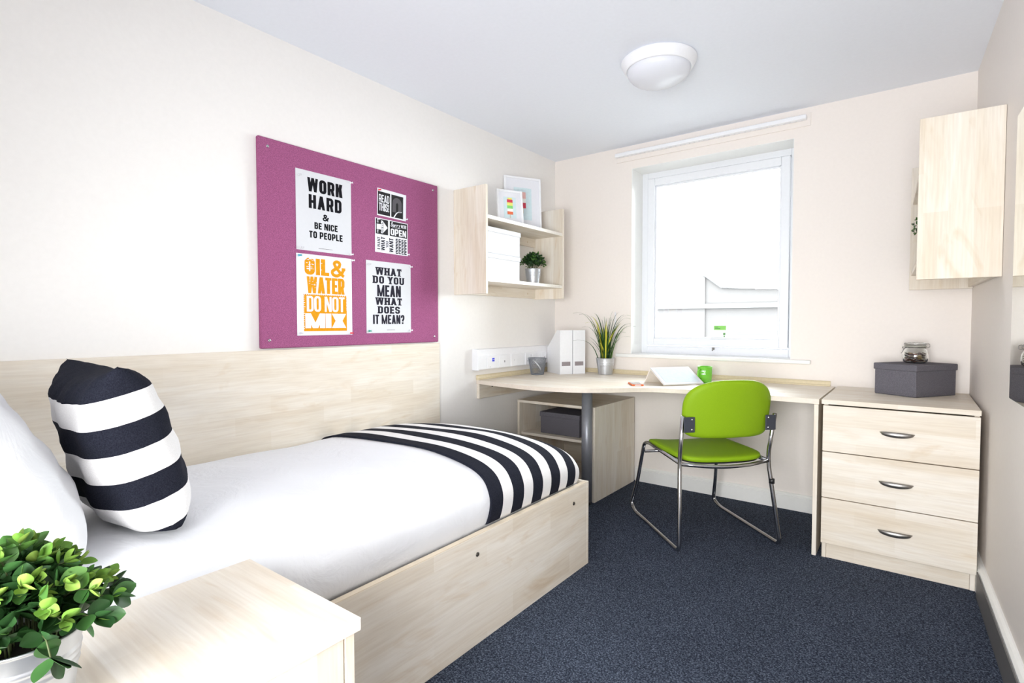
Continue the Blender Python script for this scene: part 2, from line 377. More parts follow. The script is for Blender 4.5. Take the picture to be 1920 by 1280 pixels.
# building outside, seen through the over-bright glass
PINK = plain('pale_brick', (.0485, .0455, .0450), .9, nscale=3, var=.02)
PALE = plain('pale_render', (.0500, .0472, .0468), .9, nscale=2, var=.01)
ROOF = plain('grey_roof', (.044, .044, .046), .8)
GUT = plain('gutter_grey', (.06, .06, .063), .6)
bl = thing('neighbour_house', 'pale pink brick house with a low roof seen through the window', 'house', (-1.5, 12, -3))
bb = MB().prism([(-9, -3), (-2.55, -3), (-2.55, 2.45), (-3.4, 4.1), (-5.6, 5.2), (-9, 5.2)], 0, 6, Matrix(((1, 0, 0, 0), (0, 0, 1, 12), (0, 1, 0, 0), (0, 0, 0, 1))))
bb.build('tall_wing', PALE, bl)
box('band_course', plain('white_render', (.055, .055, .055), .9), bl, -9.02, 3.5, 11.93, 12.0, 1.55, 1.68, bev=0)
MB().prism([(-2.549, -3), (3.5, -3), (3.5, 1.83), (-2.1, 2.11), (-2.549, 2.47)], .05, 3.9, Matrix(((1, 0, 0, 0), (0, 0, 1, 12), (0, 1, 0, 0), (0, 0, 0, 1)))).build('side_wall', PINK, bl)
rf = MB()
def slope(x0, x1, za, zb, zr0, zr1):
    rf.add([(x0, 11.95, za), (x1, 11.95, zb), (x1, 16, zr1), (x0, 16, zr0), (x0, 11.95, za-.04), (x1, 11.95, zb-.04), (x1, 16, zr1-.04), (x0, 16, zr0-.04)],
           [[0, 1, 2, 3], [7, 6, 5, 4], [0, 4, 5, 1], [1, 5, 6, 2], [2, 6, 7, 3], [3, 7, 4, 0]])
slope(-2.6, -2.1, 2.54, 2.16, 4.04, 3.66); slope(-2.1, 3.5, 2.16, 1.88, 3.66, 3.38)
rf.build('roof', ROOF, bl)

grd = MB().box(-30, 30, .6, 60, -3.2, -3, 0); props(grd.build('ground_outside', plain('courtyard_paving', (.15, .15, .15), .9)), kind='structure')

# ---------------------------------------------------------------- headboard, bed
hb = thing('headboard_panel', 'wide pale maple board fixed to the wall along the bed', 'headboard', (.009, -2.36, .2))
box('board', WY, hb, .0005, .018, -3.44, -1.308, .2, 1.017)
bed = thing('bed_frame', 'pale maple single bed box with a plain side panel and dark bolts', 'bed', (.55, -2.4, 0))
box('side_panel', WY, bed, 1.050, 1.071, -3.42, -1.405, .0, .390)
box('foot_panel', WY, bed, .02, 1.071, -1.404, -1.386, .0, .392)
box('edge_strip', EDGE, bed, 1.0505, 1.0705, -3.42, -1.405, .3885, .3925, bev=.0005)
box('head_panel', WY, bed, .02, 1.049, -3.44, -3.421, .0, .45)
box('slatted_base', WX, bed, .021, 1.049, -3.419, -1.406, .22, .24)
for y in (-2.706, -2.187, -1.524):
    MB().lathe([(0, .0045), (.006, .0035), (.0085, .001), (.0085, 0)], (0, 0, 0), 14).build('bolt', BOLT, bed, world=False)
    o = bpy.context.scene.objects[-1] if False else [c for c in bed.children if c.name.startswith('bolt')][-1]
    o.rotation_euler = (0, R(90), 0); o.location = (1.071-.55, y+2.4, .322)

# bedding surface --------------------------------------------------
PROF = catmull([(.022, .30), (.021, .45), (.024, .535), (.045, .575), (.10, .595), (.17, .606), (.35, .619), (.594, .625), (.763, .619), (.921, .595), (1.005, .560), (1.043, .505), (1.0485, .45), (1.035, .393), (1.02, .372)], 6)
FOOT = catmull([(.030, .372), (.014, .393), (.001, .45), (.006, .505), (.045, .560), (.13, .595), (.28, .617), (.45, .6248)], 6)
def bed_pt(i, d, h, off=0.0):
    x, z = PROF[i]; hh = (h-.372)/(.6248-.372)
    zz = .372+(z-.372)*hh
    if i < 26: zz = min(z, .30+(z-.30)*1) if hh > .99 else .372+(max(z, .372)-.372)*hh
    y = -1.408-d
    r = .07
    if d < r and x > .85: x -= (r-math.sqrt(max(0, r*r-(r-d)**2)))*min(1, (x-.85)/.18)*.8
    wr = .0022*math.sin(y*9+x*5)+.0018*math.sin(y*17-x*11+1)
    side = max(0, min(1, (x-.9)/.1))
    wr += side*.0022*math.sin(y*38+z*30)*max(0, min(1, (.6-z)/.1))
    return Vector((x, y, zz+wr*min(1, max(0, (zz-.40)/.1))))
def bed_rows(d0, d1, n):
    rows = [(p[0], p[1]) for p in FOOT if d0 == 0]
    s = FOOT[-1][0] if d0 == 0 else d0
    rows += [(s+(d1-s)*k/n, .6248) for k in range(1 if d0 == 0 else 0, n+1)]
    return rows
G = [[bed_pt(i, d, h) for i in range(len(PROF))] for d, h in bed_rows(0, 1.99, 70)]
mt = MB(); grid(mt, G)
# underside
n = len(PROF); G2 = [[Vector((p.x, p.y, .2415)) for p in (r[0], r[-1])] for r in (G[0], G[-1])]
mt.add([(.03, -1.435, .2415), (1.02, -1.435, .2415), (1.02, -3.40, .2415), (.03, -3.40, .2415), (1.02, -1.435, .375), (1.02, -3.40, .375), (.03, -1.435, .38), (.03, -3.40, .38)],
       [[0, 1, 2, 3], [1, 4, 5, 2], [0, 6, 4, 1], [0, 3, 7, 6], [3, 2, 5, 7]])
mo = mt.build('bedding', SHEET); props(mo, 'plain white duvet and mattress filling the maple bed box', 'bedding')
# striped throw -----------------------------------------------------
TH = MB(); rows = bed_rows(0, .702, 26)
GT = []; YS = []
for r_, (d, h) in enumerate(rows):
    line = []
    for i in range(4, len(PROF)):
        t = (i-4)/(len(PROF)-5)
        dd = d+(.016*math.sin(t*7)-.01*t)*max(0, (d-.4)/.3)
        line.append(bed_pt(i, dd, h))
    GT.append(line)
# offset along normals
def nrm_grid(G, off):
    a, b = len(G), len(G[0]); out = []
    for i in range(a):
        row = []
        for j in range(b):
            du = G[min(i+1, a-1)][j]-G[max(i-1, 0)][j]; dv = G[i][min(j+1, b-1)]-G[i][max(j-1, 0)]
            nn = du.cross(dv)
            nn = nn.normalized() if nn.length > 1e-9 else Vector((0, 0, 1))
            row.append(G[i][j]+nn*off)
        out.append(row)
    return out
lift = nrm_grid(GT, .009); base = nrm_grid(GT, .002)
a_, b_ = len(GT), len(GT[0])
# clamp away from the bed box and the wall
for Gx in (lift, base):
    for r_ in Gx:
        for j, p in enumerate(r_):
            p.x = max(p.x, .0192)
            if p.z < .402 and p.x > .9: p.z = max(p.z, .396)
            p.y = min(p.y, -1.398) if p.z > .395 else min(p.y, -1.407)
grid(TH, lift); grid(TH, base)
nb = a_*b_
ring = [(0, j) for j in range(b_)]+[(i, b_-1) for i in range(1, a_)]+[(a_-1, j) for j in range(b_-2, -1, -1)]+[(i, 0) for i in range(a_-2, 0, -1)]
for k in range(len(ring)):
    (i, j), (i2, j2) = ring[k], ring[(k+1) % len(ring)]
    TH.f.append([i*b_+j, i2*b_+j2, nb+i2*b_+j2, nb+i*b_+j]); TH.sm.append(False)
th = TH.build('striped_throw', stripes('throw_stripes', 10.0, True, .53)); props(th, 'black and white striped throw folded over the foot of the bed', 'throw')
uvl = th.data.uv_layers.new(name='UVMap')
# v coordinate follows the cloth length from its front hem, u across
L = [0]*a_
for i in range(a_-2, -1, -1):
    L[i] = L[i+1]+(lift[i][b_//2]-lift[i+1][b_//2]).length
tot = .137*5
for lp in th.data.loops:
    vi = lp.vertex_index % nb; i, j = divmod(vi, b_)
    uvl.data[lp.index].uv = (j/b_, L[i]/tot)

# pillows --------------------------------------------------------------
def pillow(name, mat, W, Hh, T, base, ux, uy, label, cat, pinch=.10, n=28, crush=0, sag=0):
    """base = bottom centre; ux = width direction, uy = up direction (unit)"""
    ux = Vector(ux).normalized(); uy = Vector(uy).normalized(); nn = ux.cross(uy).normalized(); uy = nn.cross(ux)
    m = MB(); idx = {}; vs = []; uv = []
    for side in (1, -1):
        for i in range(n+1):
            for j in range(n+1):
                u = -1+2*i/n; v = -1+2*j/n
                u = math.sin(u*math.pi/2)*.45+u*.55; v = math.sin(v*math.pi/2)*.45+v*.55
                e = (1-abs(u)**2.8)*(1-abs(v)**4.2); t = T/2*max(0, e)**.46
                x = u*W/2*(1-pinch*(1-v*v)*abs(u)**2); y = v*Hh/2*(1-pinch*1.35*(1-u*u)*(abs(v)**2 if v > 0 else .4*abs(v)))
                t += .004*math.sin(u*9+v*4)*max(0, e)**.5+.003*math.sin(v*14-u*6)*max(0, e)**.5
                # soft creases below the top seam
                if v > .55: t += .006*math.sin(u*26+v*9)*(v-.55)/.45*max(0, e)**.4
                # weight settles into the lower half
                t *= 1+.16*(-v)*.6
                p = Vector(base)+uy*(Hh/2)+ux*x+uy*y+nn*(side*t)
                p = p+nn*(crush*(v*v-.3))
                if p.z < sag: p.z = sag+(p.z-sag)*.15
                vs.append(p); uv.append(((u+1)/2, (v+1)/2))
    k = (n+1)**2
    fs = []
    for s in (0, 1):
        for i in range(n):
            for j in range(n):
                q = [s*k+i*(n+1)+j, s*k+(i+1)*(n+1)+j, s*k+(i+1)*(n+1)+j+1, s*k+i*(n+1)+j+1]
                fs.append(q if s == 0 else q[::-1])
    m.add(vs, fs, True)
    o = m.build(name, mat); props(o, label, cat)
    ul = o.data.uv_layers.new(name='UVMap')
    for lp in o.data.loops: ul.data[lp.index].uv = (uv[lp.vertex_index][0], (uv[lp.vertex_index][1]*6.45+.55)/7)
    bm = bmesh.new(); bm.from_mesh(o.data); bmesh.ops.remove_doubles(bm, verts=bm.verts[:], dist=.0002); bmesh.ops.recalc_face_normals(bm, faces=bm.faces[:]); bm.to_mesh(o.data); bm.free()
    return o
pillow('cushion', stripes('cushion_stripes', 7, True, .5), .45, .435, .20, (.640, -3.054, .618), (-1, .03, 0), (.0, -.11, .42),
       'square cushion with broad black and white stripes standing on the bed', 'cushion', pinch=.085, sag=.637)
pillow('pillow', SHEET, .72, .49, .225, (.58, -3.268, .60), (-1, .03, 0), (0, -.19, .40),
       'large plain white pillow standing behind the striped cushion', 'pillow', pinch=.06, sag=.637)

# ---------------------------------------------------------------- notice board and posters
nbd = thing('notice_board', 'purple felt notice board on the left wall', 'notice board', (.011, -1.86, 1.024))
MB().box(.0005, .022, -2.400, -1.320, 1.024, 1.9425, .006).build('felt_panel', FELT, nbd)
def disc(mb, c, r, h, n=14): mb.lathe([(0, h), (r*.6, h), (r, h*.5), (r, 0)], c, n); return mb
def xdisc(name, mat, parent, c, r, h):
    """disc facing +x"""
    o = MB().lathe([(0, h), (r*.6, h), (r, h*.4), (r, 0)], (0, 0, 0), 14).build(name, mat, parent, world=False)
    o.rotation_euler = (0, R(90), 0)
    rl = root_of(parent).location if parent else Vector((0, 0, 0))
    o.location = Vector(c)-rl; return o
for (y, z) in ((-2.357, 1.905), (-2.363, 1.060), (-1.360, 1.910), (-1.356, 1.057)): xdisc('screw', CHROME, nbd, (.022, y, z), .007, .003)

# --- block lettering: each letter built from strokes in a 1 x 1 cell ---------------
def _stroke(pts, sw, sh, closed=False):
    """thicken a polyline: sw horizontal stroke width, sh vertical (in unit cell)"""
    out = []; L = len(pts); off = []
    for i in range(L):
        a = pts[i-1] if (i > 0 or closed) else pts[i]; c = pts[(i+1) % L] if (i < L-1 or closed) else pts[i]
        def nm(p, q):
            dx, dy = (q[0]-p[0])/sw, (q[1]-p[1])/sh; l = math.hypot(dx, dy) or 1
            return (-dy/l, dx/l)
        n1 = nm(a, pts[i]) if a != pts[i] else None; n2 = nm(pts[i], c) if c != pts[i] else None
        n1 = n1 or n2; n2 = n2 or n1
        mx, my = n1[0]+n2[0], n1[1]+n2[1]; d = mx*n1[0]+my*n1[1]; d = max(d, .6)
        off.append((mx/d*sw/2, my/d*sh/2))
    for i in range(L if closed else L-1):
        j = (i+1) % L; p, q, a, b = pts[i], pts[j], off[i], off[j]
        out.append([(p[0]+a[0], p[1]+a[1]), (p[0]-a[0], p[1]-a[1]), (q[0]-b[0], q[1]-b[1]), (q[0]+b[0], q[1]+b[1])])
    return out
def _arc(cx, cy, rx, ry, a0, a1, n=5): return [(cx+rx*math.cos(R(a0+(a1-a0)*k/n)), cy+ry*math.sin(R(a0+(a1-a0)*k/n))) for k in range(n+1)]
def glyph(ch, s, t):
    """s = stem width, t = bar height (fractions of the cell)"""
    r = lambda x0, x1, y0, y1: [(x0, y0), (x1, y0), (x1, y1), (x0, y1)]
    par = lambda xa, ya, xb, yb, w: [(xa, ya), (xa+w, ya), (xb+w, yb), (xb, yb)]
    a, b = s/2, t/2; k = .2
    def ringpts(x0, x1, y0, y1, kx=.22, ky=.16, L=True, Rr=True):
        P = []
        P += _arc(x1-kx, y1-ky, kx, ky, 0, 90) if Rr else [(x1, y1)]
        P += _arc(x0+kx, y1-ky, kx, ky, 90, 180) if L else [(x0, y1)]
        P += _arc(x0+kx, y0+ky, kx, ky, 180, 270) if L else [(x0, y0)]
        P += _arc(x1-kx, y0+ky, kx, ky, 270, 360) if Rr else [(x1, y0)]
        return P
    if ch == 'O': return _stroke(ringpts(a, 1-a, b, 1-b), s, t, True)
    if ch == 'D': return _stroke(ringpts(a, 1-a, b, 1-b, L=False), s, t, True)
    if ch == 'C':
        P = [(1-a, .36)]+_arc(1-a-.2, b+.14, .2, .14, 0, -90)+_arc(a+.2, b+.14, .2, .14, 270, 180)+_arc(a+.2, 1-b-.14, .2, .14, 180, 90)+_arc(1-a-.2, 1-b-.14, .2, .14, 90, 0)+[(1-a, .64)]
        return _stroke(P, s, t)
    if ch == 'U': return _stroke([(a, 1)]+_arc(a+.22, b+.16, .22, .16, 180, 270)+_arc(1-a-.22, b+.16, .22, .16, 270, 360)+[(1-a, 1)], s, t)
    if ch == 'S':
        P = [(1-a, .68)]+_arc(1-a-.2, 1-b-.13, .2, .13, 0, 90)+_arc(a+.2, 1-b-.13, .2, .13, 90, 180)+_arc(a+.2, .5+.12, .2, .1, 180, 250)+[(.5, .5)]+_arc(1-a-.2, .5-.12, .2, .1, 70, 0)+_arc(1-a-.2, b+.13, .2, .13, 0, -90)+_arc(a+.2, b+.13, .2, .13, 270, 180)+[(a, .32)]
        return _stroke(P, s, t)
    if ch in 'PR':
        o = [r(0, s, 0, 1)]+_stroke([(s*.8, 1-b)]+_arc(1-a-.2, 1-b-.14, .2, .14, 90, 0)+_arc(1-a-.2, .42+b+.14-b, .2, .14, 0, -90)+[(s*.8, .42)], s, t)
        if ch == 'R': o += [par(1-s*1.0, 0, 1-s*1.3-.04, .44, s)]
        return o
    if ch == 'B':
        return [r(0, s, 0, 1)]+_stroke([(s*.8, 1-b)]+_arc(1-a-.22, 1-b-.12, .18, .12, 90, 0)+_arc(1-a-.22, .52+.12, .18, .12, 0, -90)+[(s*.8, .52)], s, t)+_stroke([(s*.8, .52)]+_arc(1-a-.2, .52-.13, .2, .13, 90, 0)+_arc(1-a-.2, b+.13, .2, .13, 0, -90)+[(s*.8, b)], s, t)
    if ch == 'H': return [r(0, s, 0, 1), r(1-s, 1, 0, 1), r(s*.9, 1-s*.9, .5-b, .5+b)]
    if ch == 'I': return [r(.5-a, .5+a, 0, 1)] if s < .8 else [r(0, 1, 0, 1)]
    if ch == 'T': return [r(.5-a, .5+a, 0, 1), r(0, 1, 1-t, 1)]
    if ch == 'L': return [r(0, s, 0, 1), r(s*.9, 1, 0, t)]
    if ch == 'E': return [r(0, s, 0, 1), r(s*.9, 1, 0, t), r(s*.9, 1, 1-t, 1), r(s*.9, .9, .5-b, .5+b)]
    if ch == 'A': return [par(0, 0, .5-a, 1, s), par(1-s, 0, .5-a, 1, s), r(.26, .74, .2, .2+t*.9)]
    if ch == 'W':
        q = s*.85; return [par(.14, 0, 0, 1, q), par(.14, 0, .5-q/2, 1, q), par(.86-q, 0, .5-q/2, 1, q), par(.86-q, 0, 1-q, 1, q)]
    if ch == 'M':
        q = s*.8; return [r(0, q, 0, 1), r(1-q, 1, 0, 1), par(.5-q/2, 0, 0, 1, q), par(.5-q/2, 0, 1-q, 1, q)]
    if ch == 'N': return [r(0, s*.9, 0, 1), r(1-s*.9, 1, 0, 1), par(1-s*1.05, 0, 0, 1, s*1.05)]
    if ch == 'K': return [r(0, s, 0, 1), par(s*.75, .42, 1-s*1.1, 1, s*1.1), par(1-s*1.15, 0, s*.95, .60, s*1.15)]
    if ch == 'X': return [par(0, 0, 1-s*1.1, 1, s*1.1), par(1-s*1.1, 0, 0, 1, s*1.1)]
    if ch == 'Y': return [r(.5-a, .5+a, 0, .5), par(.5-a, .42, 0, 1, s), par(.5-a, .42, 1-s, 1, s)]
    if ch == '!': return [[(.5-a, 1), (.5-a*.6, .3), (.5+a*.6, .3), (.5+a, 1)], r(.5-a, .5+a, 0, .2)]
    if ch == '?': return _stroke([(a, .68)]+_arc(a+.2, 1-b-.13, .2, .13, 180, 90)+_arc(1-a-.2, 1-b-.13, .2, .13, 90, 0)+_arc(1-a-.2, .6, .2, .12, 0, -80)+[(.5, .28)], s, t)+[r(.5-a, .5+a, 0, .18)]
    if ch == '&':
        q = .8
        return _stroke([(1.0-a*.7, a*.5), (.78, .16), (.36, .60), (.27, .76)]+_arc(.45, .79, .19, .21-b*.6, 180, 0, 8)+[(.60, .64), (.34, .50), (a+.02, .36)]+_arc(a+.27, .27, .27, .27-b*.7, 170, 290, 7)+[(.78, .26), (.90, .48)], s*q, t*q)+[r(.76, 1.02, .42, .42+t*.7)]
    if ch == "'": return [r(.5-a, .5+a, .7, 1)]
    return []
WID = {'W': 1.45, 'M': 1.4, 'I': .42, ' ': .38, '!': .42, 'L': .85, 'E': .86, 'T': .9, 'X': 1.1, '&': 1.15, 'A': 1.05, 'N': 1.05, "'": .35, '?': .95}
NOSERIF = 'OCSU&?!'
def text_mesh(mb, txt, u0, u1, v0, v1, place, stem=.36, bar=.17, gap=.16, serif=0, thick=.0004, lift0=0.0, slope=0):
    """lay txt into the rectangle u0..u1 x v0..v1; place(u, v, h) gives the 3-D point"""
    tot = sum(WID.get(c, 1) for c in txt)+gap*(len(txt)-1); unit = (u1-u0)/tot; x = u0; hgt = v1-v0
    for q, c in enumerate(txt):
        w_ = WID.get(c, 1)*unit
        if c != ' ':
            s = stem*unit/w_ if c != 'I' else (stem*unit/w_ if serif else 1.0)
            s = min(s, 1.0)
            polys = glyph(c, s, bar)
            if serif and c not in NOSERIF:
                sb = bar*.62; e = .10
                feet = {'W': [(-.05, .42, 1), (.58, 1.05, 1)], 'H': [(-.08, s+.08, 0), (1-s-.08, 1.08, 0), (-.08, s+.08, 1), (1-s-.08, 1.08, 1)],
                        'A': [(-.08, .36, 0), (.64, 1.08, 0), (.2, .6, 1)], 'T': [(.5-s*.9, .5+s*.9, 0)], 'D': [(-.1, .3, 0), (-.1, .3, 1)],
                        'Y': [(-.1, .42, 1), (.58, 1.1, 1), (.5-s*.9, .5+s*.9, 0)], 'E': [(-.1, .3, 0), (-.1, .3, 1)],
                        'U': []}.get(c, [])
                for f0, f1, tp in feet: polys.append([(f0, 1-sb), (f1, 1-sb), (f1, 1), (f0, 1)] if tp else [(f0, 0), (f1, 0), (f1, sb), (f0, sb)])
                if c == 'T': polys += [[(0, 1-bar-.13), (.15, 1-bar-.13), (.15, 1), (0, 1)], [(.85, 1-bar-.13), (1, 1-bar-.13), (1, 1), (.85, 1)]]
            if serif and c == 'U': polys += [[(-.1, .9), (.42, .9), (.42, 1), (-.1, 1)], [(.62, .9), (1.1, .9), (1.1, 1), (.62, 1)]]
            for k, P in enumerate(polys):
                lv = lift0+thick+k*2e-6
                vs = [place(x+p[0]*w_, v0+p[1]*hgt, lv) for p in P]
                mb.add(vs, [list(range(len(P)))])
        x += w_+gap*unit
    return mb
def poster(name, label, y0, y1, z0, z1, paper=PAPER, x=.0225, curl=.0, tilt=0):
    c = ((y0+y1)/2, (z0+z1)/2)
    t = thing(name, label, 'poster', (x, c[0], z0))
    def place(y, z, h=0):
        dy, dz = y-c[0], z-c[1]
        return (x+.0009+h+curl*((dy/((y1-y0)/2))**2), c[0]+dy*math.cos(tilt)-dz*math.sin(tilt), c[1]+dy*math.sin(tilt)+dz*math.cos(tilt))
    m = MB(); N = 8
    for a in range(N):
        ya, yb = y0+(y1-y0)*a/N, y0+(y1-y0)*(a+1)/N
        vs = [place(ya, z0), place(yb, z0), place(yb, z1), place(ya, z1)]; bk = [(v[0]-.0007, v[1], v[2]) for v in vs]
        m.add(vs+bk, [[0, 1, 2, 3], [7, 6, 5, 4], [0, 4, 5, 1], [3, 2, 6, 7]]+([[0, 3, 7, 4]] if a == 0 else [])+([[1, 5, 6, 2]] if a == N-1 else []), False)
    m.build('paper', paper, t)
    return t, place
def line(t, place, txt, y0, y1, z0, z1, mat, **k):
    m = text_mesh(MB(), txt, y0, y1, z0, z1, place, **k); return m.build('lettering', mat, t)
def patch(t, place, polys, mat, name, lift0=.0003):
    m = MB()
    for k_, P in enumerate(polys): m.add([place(p[0], p[1], lift0+k_*2e-6) for p in P], [list(range(len(P)))])
    return m.build(name, mat, t)
def q4(y0, y1, z0, z1): return [(y0, z0), (y1, z0), (y1, z1), (y0, z1)]

t, pl = poster('poster', 'white poster with black words WORK HARD & BE NICE TO PEOPLE', -2.229, -1.930, 1.4735, 1.842)
line(t, pl, 'WORK', -2.170, -1.980, 1.749, 1.813, BLACK, stem=.42, bar=.2)
line(t, pl, 'HARD', -2.164, -1.986, 1.672, 1.736, BLACK, stem=.40, bar=.2, gap=.2)
line(t, pl, '&', -2.093, -2.059, 1.622, 1.653, BLACK, stem=.3, bar=.26)
line(t, pl, 'BE NICE', -2.136, -2.010, 1.579, 1.610, BLACK, stem=.38, bar=.2)
line(t, pl, 'TO PEOPLE', -2.164, -1.982, 1.535, 1.567, BLACK, stem=.38, bar=.2)
patch(t, pl, [q4(-2.115, -2.04, 1.4885, 1.490)], DGREY, 'imprint_line')
t, pl = poster('poster', 'white poster with worn orange words OIL & WATER DO NOT MIX', -2.231, -1.931, 1.0785, 1.457, PAPER2)
line(t, pl, 'OIL', -2.190, -2.060, 1.362, 1.440, ORANGE, stem=.44, bar=.2, gap=.1)
line(t, pl, '&', -2.053, -1.970, 1.359, 1.440, ORANGE, stem=.28, bar=.24)
line(t, pl, 'WATER', -2.180, -1.974, 1.276, 1.354, ORANGE, stem=.46, bar=.17, gap=.06)
patch(t, pl, [q4(-2.197, -1.963, 1.098, 1.272)], ORANGE, 'orange_block')
line(t, pl, 'DO NOT', -2.182, -1.975, 1.190, 1.263, PAPER2, stem=.34, bar=.13, gap=.08, lift0=.0003)
line(t, pl, 'MIX', -2.190, -1.967, 1.112, 1.182, PAPER2, stem=.48, bar=.2, gap=.03, lift0=.0003)
r2 = random.Random(3); P = []
for k in range(26):   # patches where the print has worn away
    y = r2.uniform(-2.192, -2.150 if k < 18 else -2.06); z = r2.uniform(1.385, 1.441); P.append(q4(y, y+r2.uniform(.004, .014), z, z+r2.uniform(.001, .004)))
for k in range(14):
    y = r2.uniform(-2.170, -2.13); z = r2.uniform(1.30, 1.35); P.append(q4(y, y+r2.uniform(.003, .01), z, z+.0015))
for k in range(16):
    z = 1.110+k*.010; y = r2.uniform(-2.1975, -2.195); P.append(q4(-2.1975, -2.1975+r2.uniform(.002, .010), z, z+.003))
for k in range(22): P.append([(-2.197+k*.0108, 1.2725), (-2.197+k*.0108+.005, 1.2665), (-2.197+k*.0108+.0095, 1.2725)])
for k in range(9): P.append(q4(-1.9665, -1.9625, 1.20+k*.0075, 1.2025+k*.0075))
patch(t, pl, P, PAPER2, 'worn_patch', .00085)['kind'] = 'stuff'
t, pl = poster('small_poster', 'small upper card with black panels reading READ THIS! and an arch picture', -1.767, -1.569, 1.700, 1.843, PAPER2, tilt=R(-1.2))
patch(t, pl, [q4(-1.763, -1.681, 1.707, 1.827), q4(-1.673, -1.590, 1.707, 1.827)], DGREY, 'black_panel')
line(t, pl, 'READ', -1.757, -1.687, 1.772, 1.812, PAPER2, stem=.3, bar=.14, gap=.12, lift0=.0003)
line(t, pl, 'THIS!', -1.757, -1.687, 1.727, 1.768, PAPER2, stem=.3, bar=.14, gap=.12, lift0=.0003)
AG = plain('arch_grey', (.11, .105, .115), .8, spec=.08); cx_ = -1.633
arch = [(cx_-.032, 1.735)]+[(cx_+.032*math.cos(R(180-a)), 1.785+.03*math.sin(R(a))) for a in range(0, 181, 20)]+[(cx_+.032, 1.735)]+[(cx_+.008, 1.735), (cx_+.008, 1.78), (cx_, 1.79), (cx_-.008, 1.78), (cx_-.008, 1.735)]
outer = arch[:12]; 
patch(t, pl, [[(cx_-.032, 1.735)]+arch[1:11]+[(cx_+.032, 1.735)]], AG, 'arch', .0006)
patch(t, pl, [[(cx_-.008, 1.733), (cx_+.008, 1.733), (cx_+.008, 1.78), (cx_, 1.789), (cx_-.008, 1.78)]], DGREY, 'arch_opening', .0009)
road = [(cx_-.026, 1.707), (cx_-.018, 1.707), (cx_-.002, 1.730), (cx_+.012, 1.740), (cx_+.034, 1.742), (cx_+.034, 1.744), (cx_+.01, 1.743), (cx_-.008, 1.732)]
patch(t, pl, [road], PAPER2, 'road', .0012)
t, pl = poster('small_poster', 'small lower card with panels reading DOWN, Sorry OPEN and I WANT WHAT YOU WANT', -1.783, -1.559, 1.508, 1.687, PAPER2, tilt=R(-.6))
patch(t, pl, [q4(-1.778, -1.697, 1.604, 1.683), q4(-1.686, -1.563, 1.604, 1.683)], DGREY, 'black_panel')
line(t, pl, 'OPEN', -1.680, -1.570, 1.609, 1.645, PAPER2, stem=.36, bar=.19, gap=.12, lift0=.0003)
# script-like word, slanted
def slant(k, y0, z0):
    return lambda u, v, h: pl(u+(v-z0)*k, v+(u-y0)*.06, h)
m = MB()
for k, c in enumerate('Sorry'):
    x0_ = -1.680+k*.0135; wid = .012
    if c == 'S': P_ = glyph('S', .28, .14); hh, zz = .023, 1.655
    elif c == 'o': P_ = glyph('O', .32, .2); hh, zz = .012, 1.655
    elif c == 'r': P_ = [[(0, 0), (.35, 0), (.35, 1), (0, 1)], [(.3, .72), (.95, .72), (.95, 1), (.3, 1)]]; hh, zz = .012, 1.655
    else: P_ = [[(0, 1), (.3, 1), (.6, .3), (.45, .1)], [(.7, 1), (1, 1), (.4, -.6), (.1, -.6)]]; hh, zz = .012, 1.655
    for P in P_: m.add([slant(.25, -1.68, 1.655)(x0_+p[0]*wid, zz+p[1]*hh, .0006) for p in P], [list(range(len(P)))])
m.add([pl(y, z, .0006) for y, z in ((-1.668, 1.6505), (-1.612, 1.652), (-1.612, 1.6535), (-1.668, 1.652))], [[0, 1, 2, 3]])
m.build('lettering', PAPER2, t)
line(t, pl, "WE'RE", -1.607, -1.569, 1.656, 1.674, PAPER2, stem=.34, bar=.18, lift0=.0003)
def rot(pl, yc): return lambda u, v, h: pl(yc+(-v), 1.5+u, h)      # text reading upwards: u runs up, v runs left
def vline(txt, y0, y1, z0, z1, mat, lift0=0, **k):
    m = text_mesh(MB(), txt, z0, z1, 0, y1-y0, lambda u, v, h: pl(y1-v, u, h), lift0=lift0, **k); m.build('lettering', mat, t)
patch(t, pl, [q4(-1.773, -1.745, 1.628, 1.656), [(-1.729, 1.614), (-1.700, 1.643), (-1.729, 1.672)]], PAPER2, 'arrow', .0006)
vline('DOWN', -1.745, -1.731, 1.610, 1.676, PAPER2, .0003, stem=.36, bar=.2)
vline('SIT', -1.770, -1.762, 1.662, 1.678, PAPER2, .0003); vline('THE', -1.770, -1.762, 1.609, 1.626, PAPER2, .0003)
vline('I WANT', -1.769, -1.750, 1.524, 1.588, INK2, stem=.28, bar=.15); vline('WHAT', -1.744, -1.718, 1.520, 1.592, INK2, stem=.34, bar=.17)
vline('YOU', -1.711, -1.695, 1.538, 1.572, INK2, stem=.28, bar=.15); vline('WANT', -1.689, -1.661, 1.517, 1.592, INK2, stem=.34, bar=.17)
P = []
for a in range(4):
    for b in range(5):
        y, z = -1.645+a*.0205, 1.5135+b*.0165
        P.append([(y, z), (y+.0165, z), (y+.0165, z+.005), (y+.010, z+.0065), (y, z+.003)]); P.append([(y, z+.009), (y+.008, z+.0085), (y+.0165, z+.013), (y+.0165, z+.015), (y, z+.0145)])
        P.append([(y+.0, z+.003), (y+.004, z+.003), (y+.004, z+.012), (y, z+.012)])
patch(t, pl, P, INK2, 'arrow_pattern')
t, pl = poster('poster', 'white poster with charcoal words WHAT DO YOU MEAN WHAT DOES IT MEAN?', -1.843, -1.539, 1.0835, 1.4615)
K = dict(stem=.38, bar=.2, serif=1, gap=.2)
line(t, pl, 'WHAT', -1.782, -1.606, 1.390, 1.430, INK2, **K)
line(t, pl, 'DO YOU', -1.800, -1.588, 1.345, 1.384, INK2, **K)
line(t, pl, 'MEAN', -1.773, -1.611, 1.277, 1.338, INK2, stem=.42, bar=.16, gap=.12)
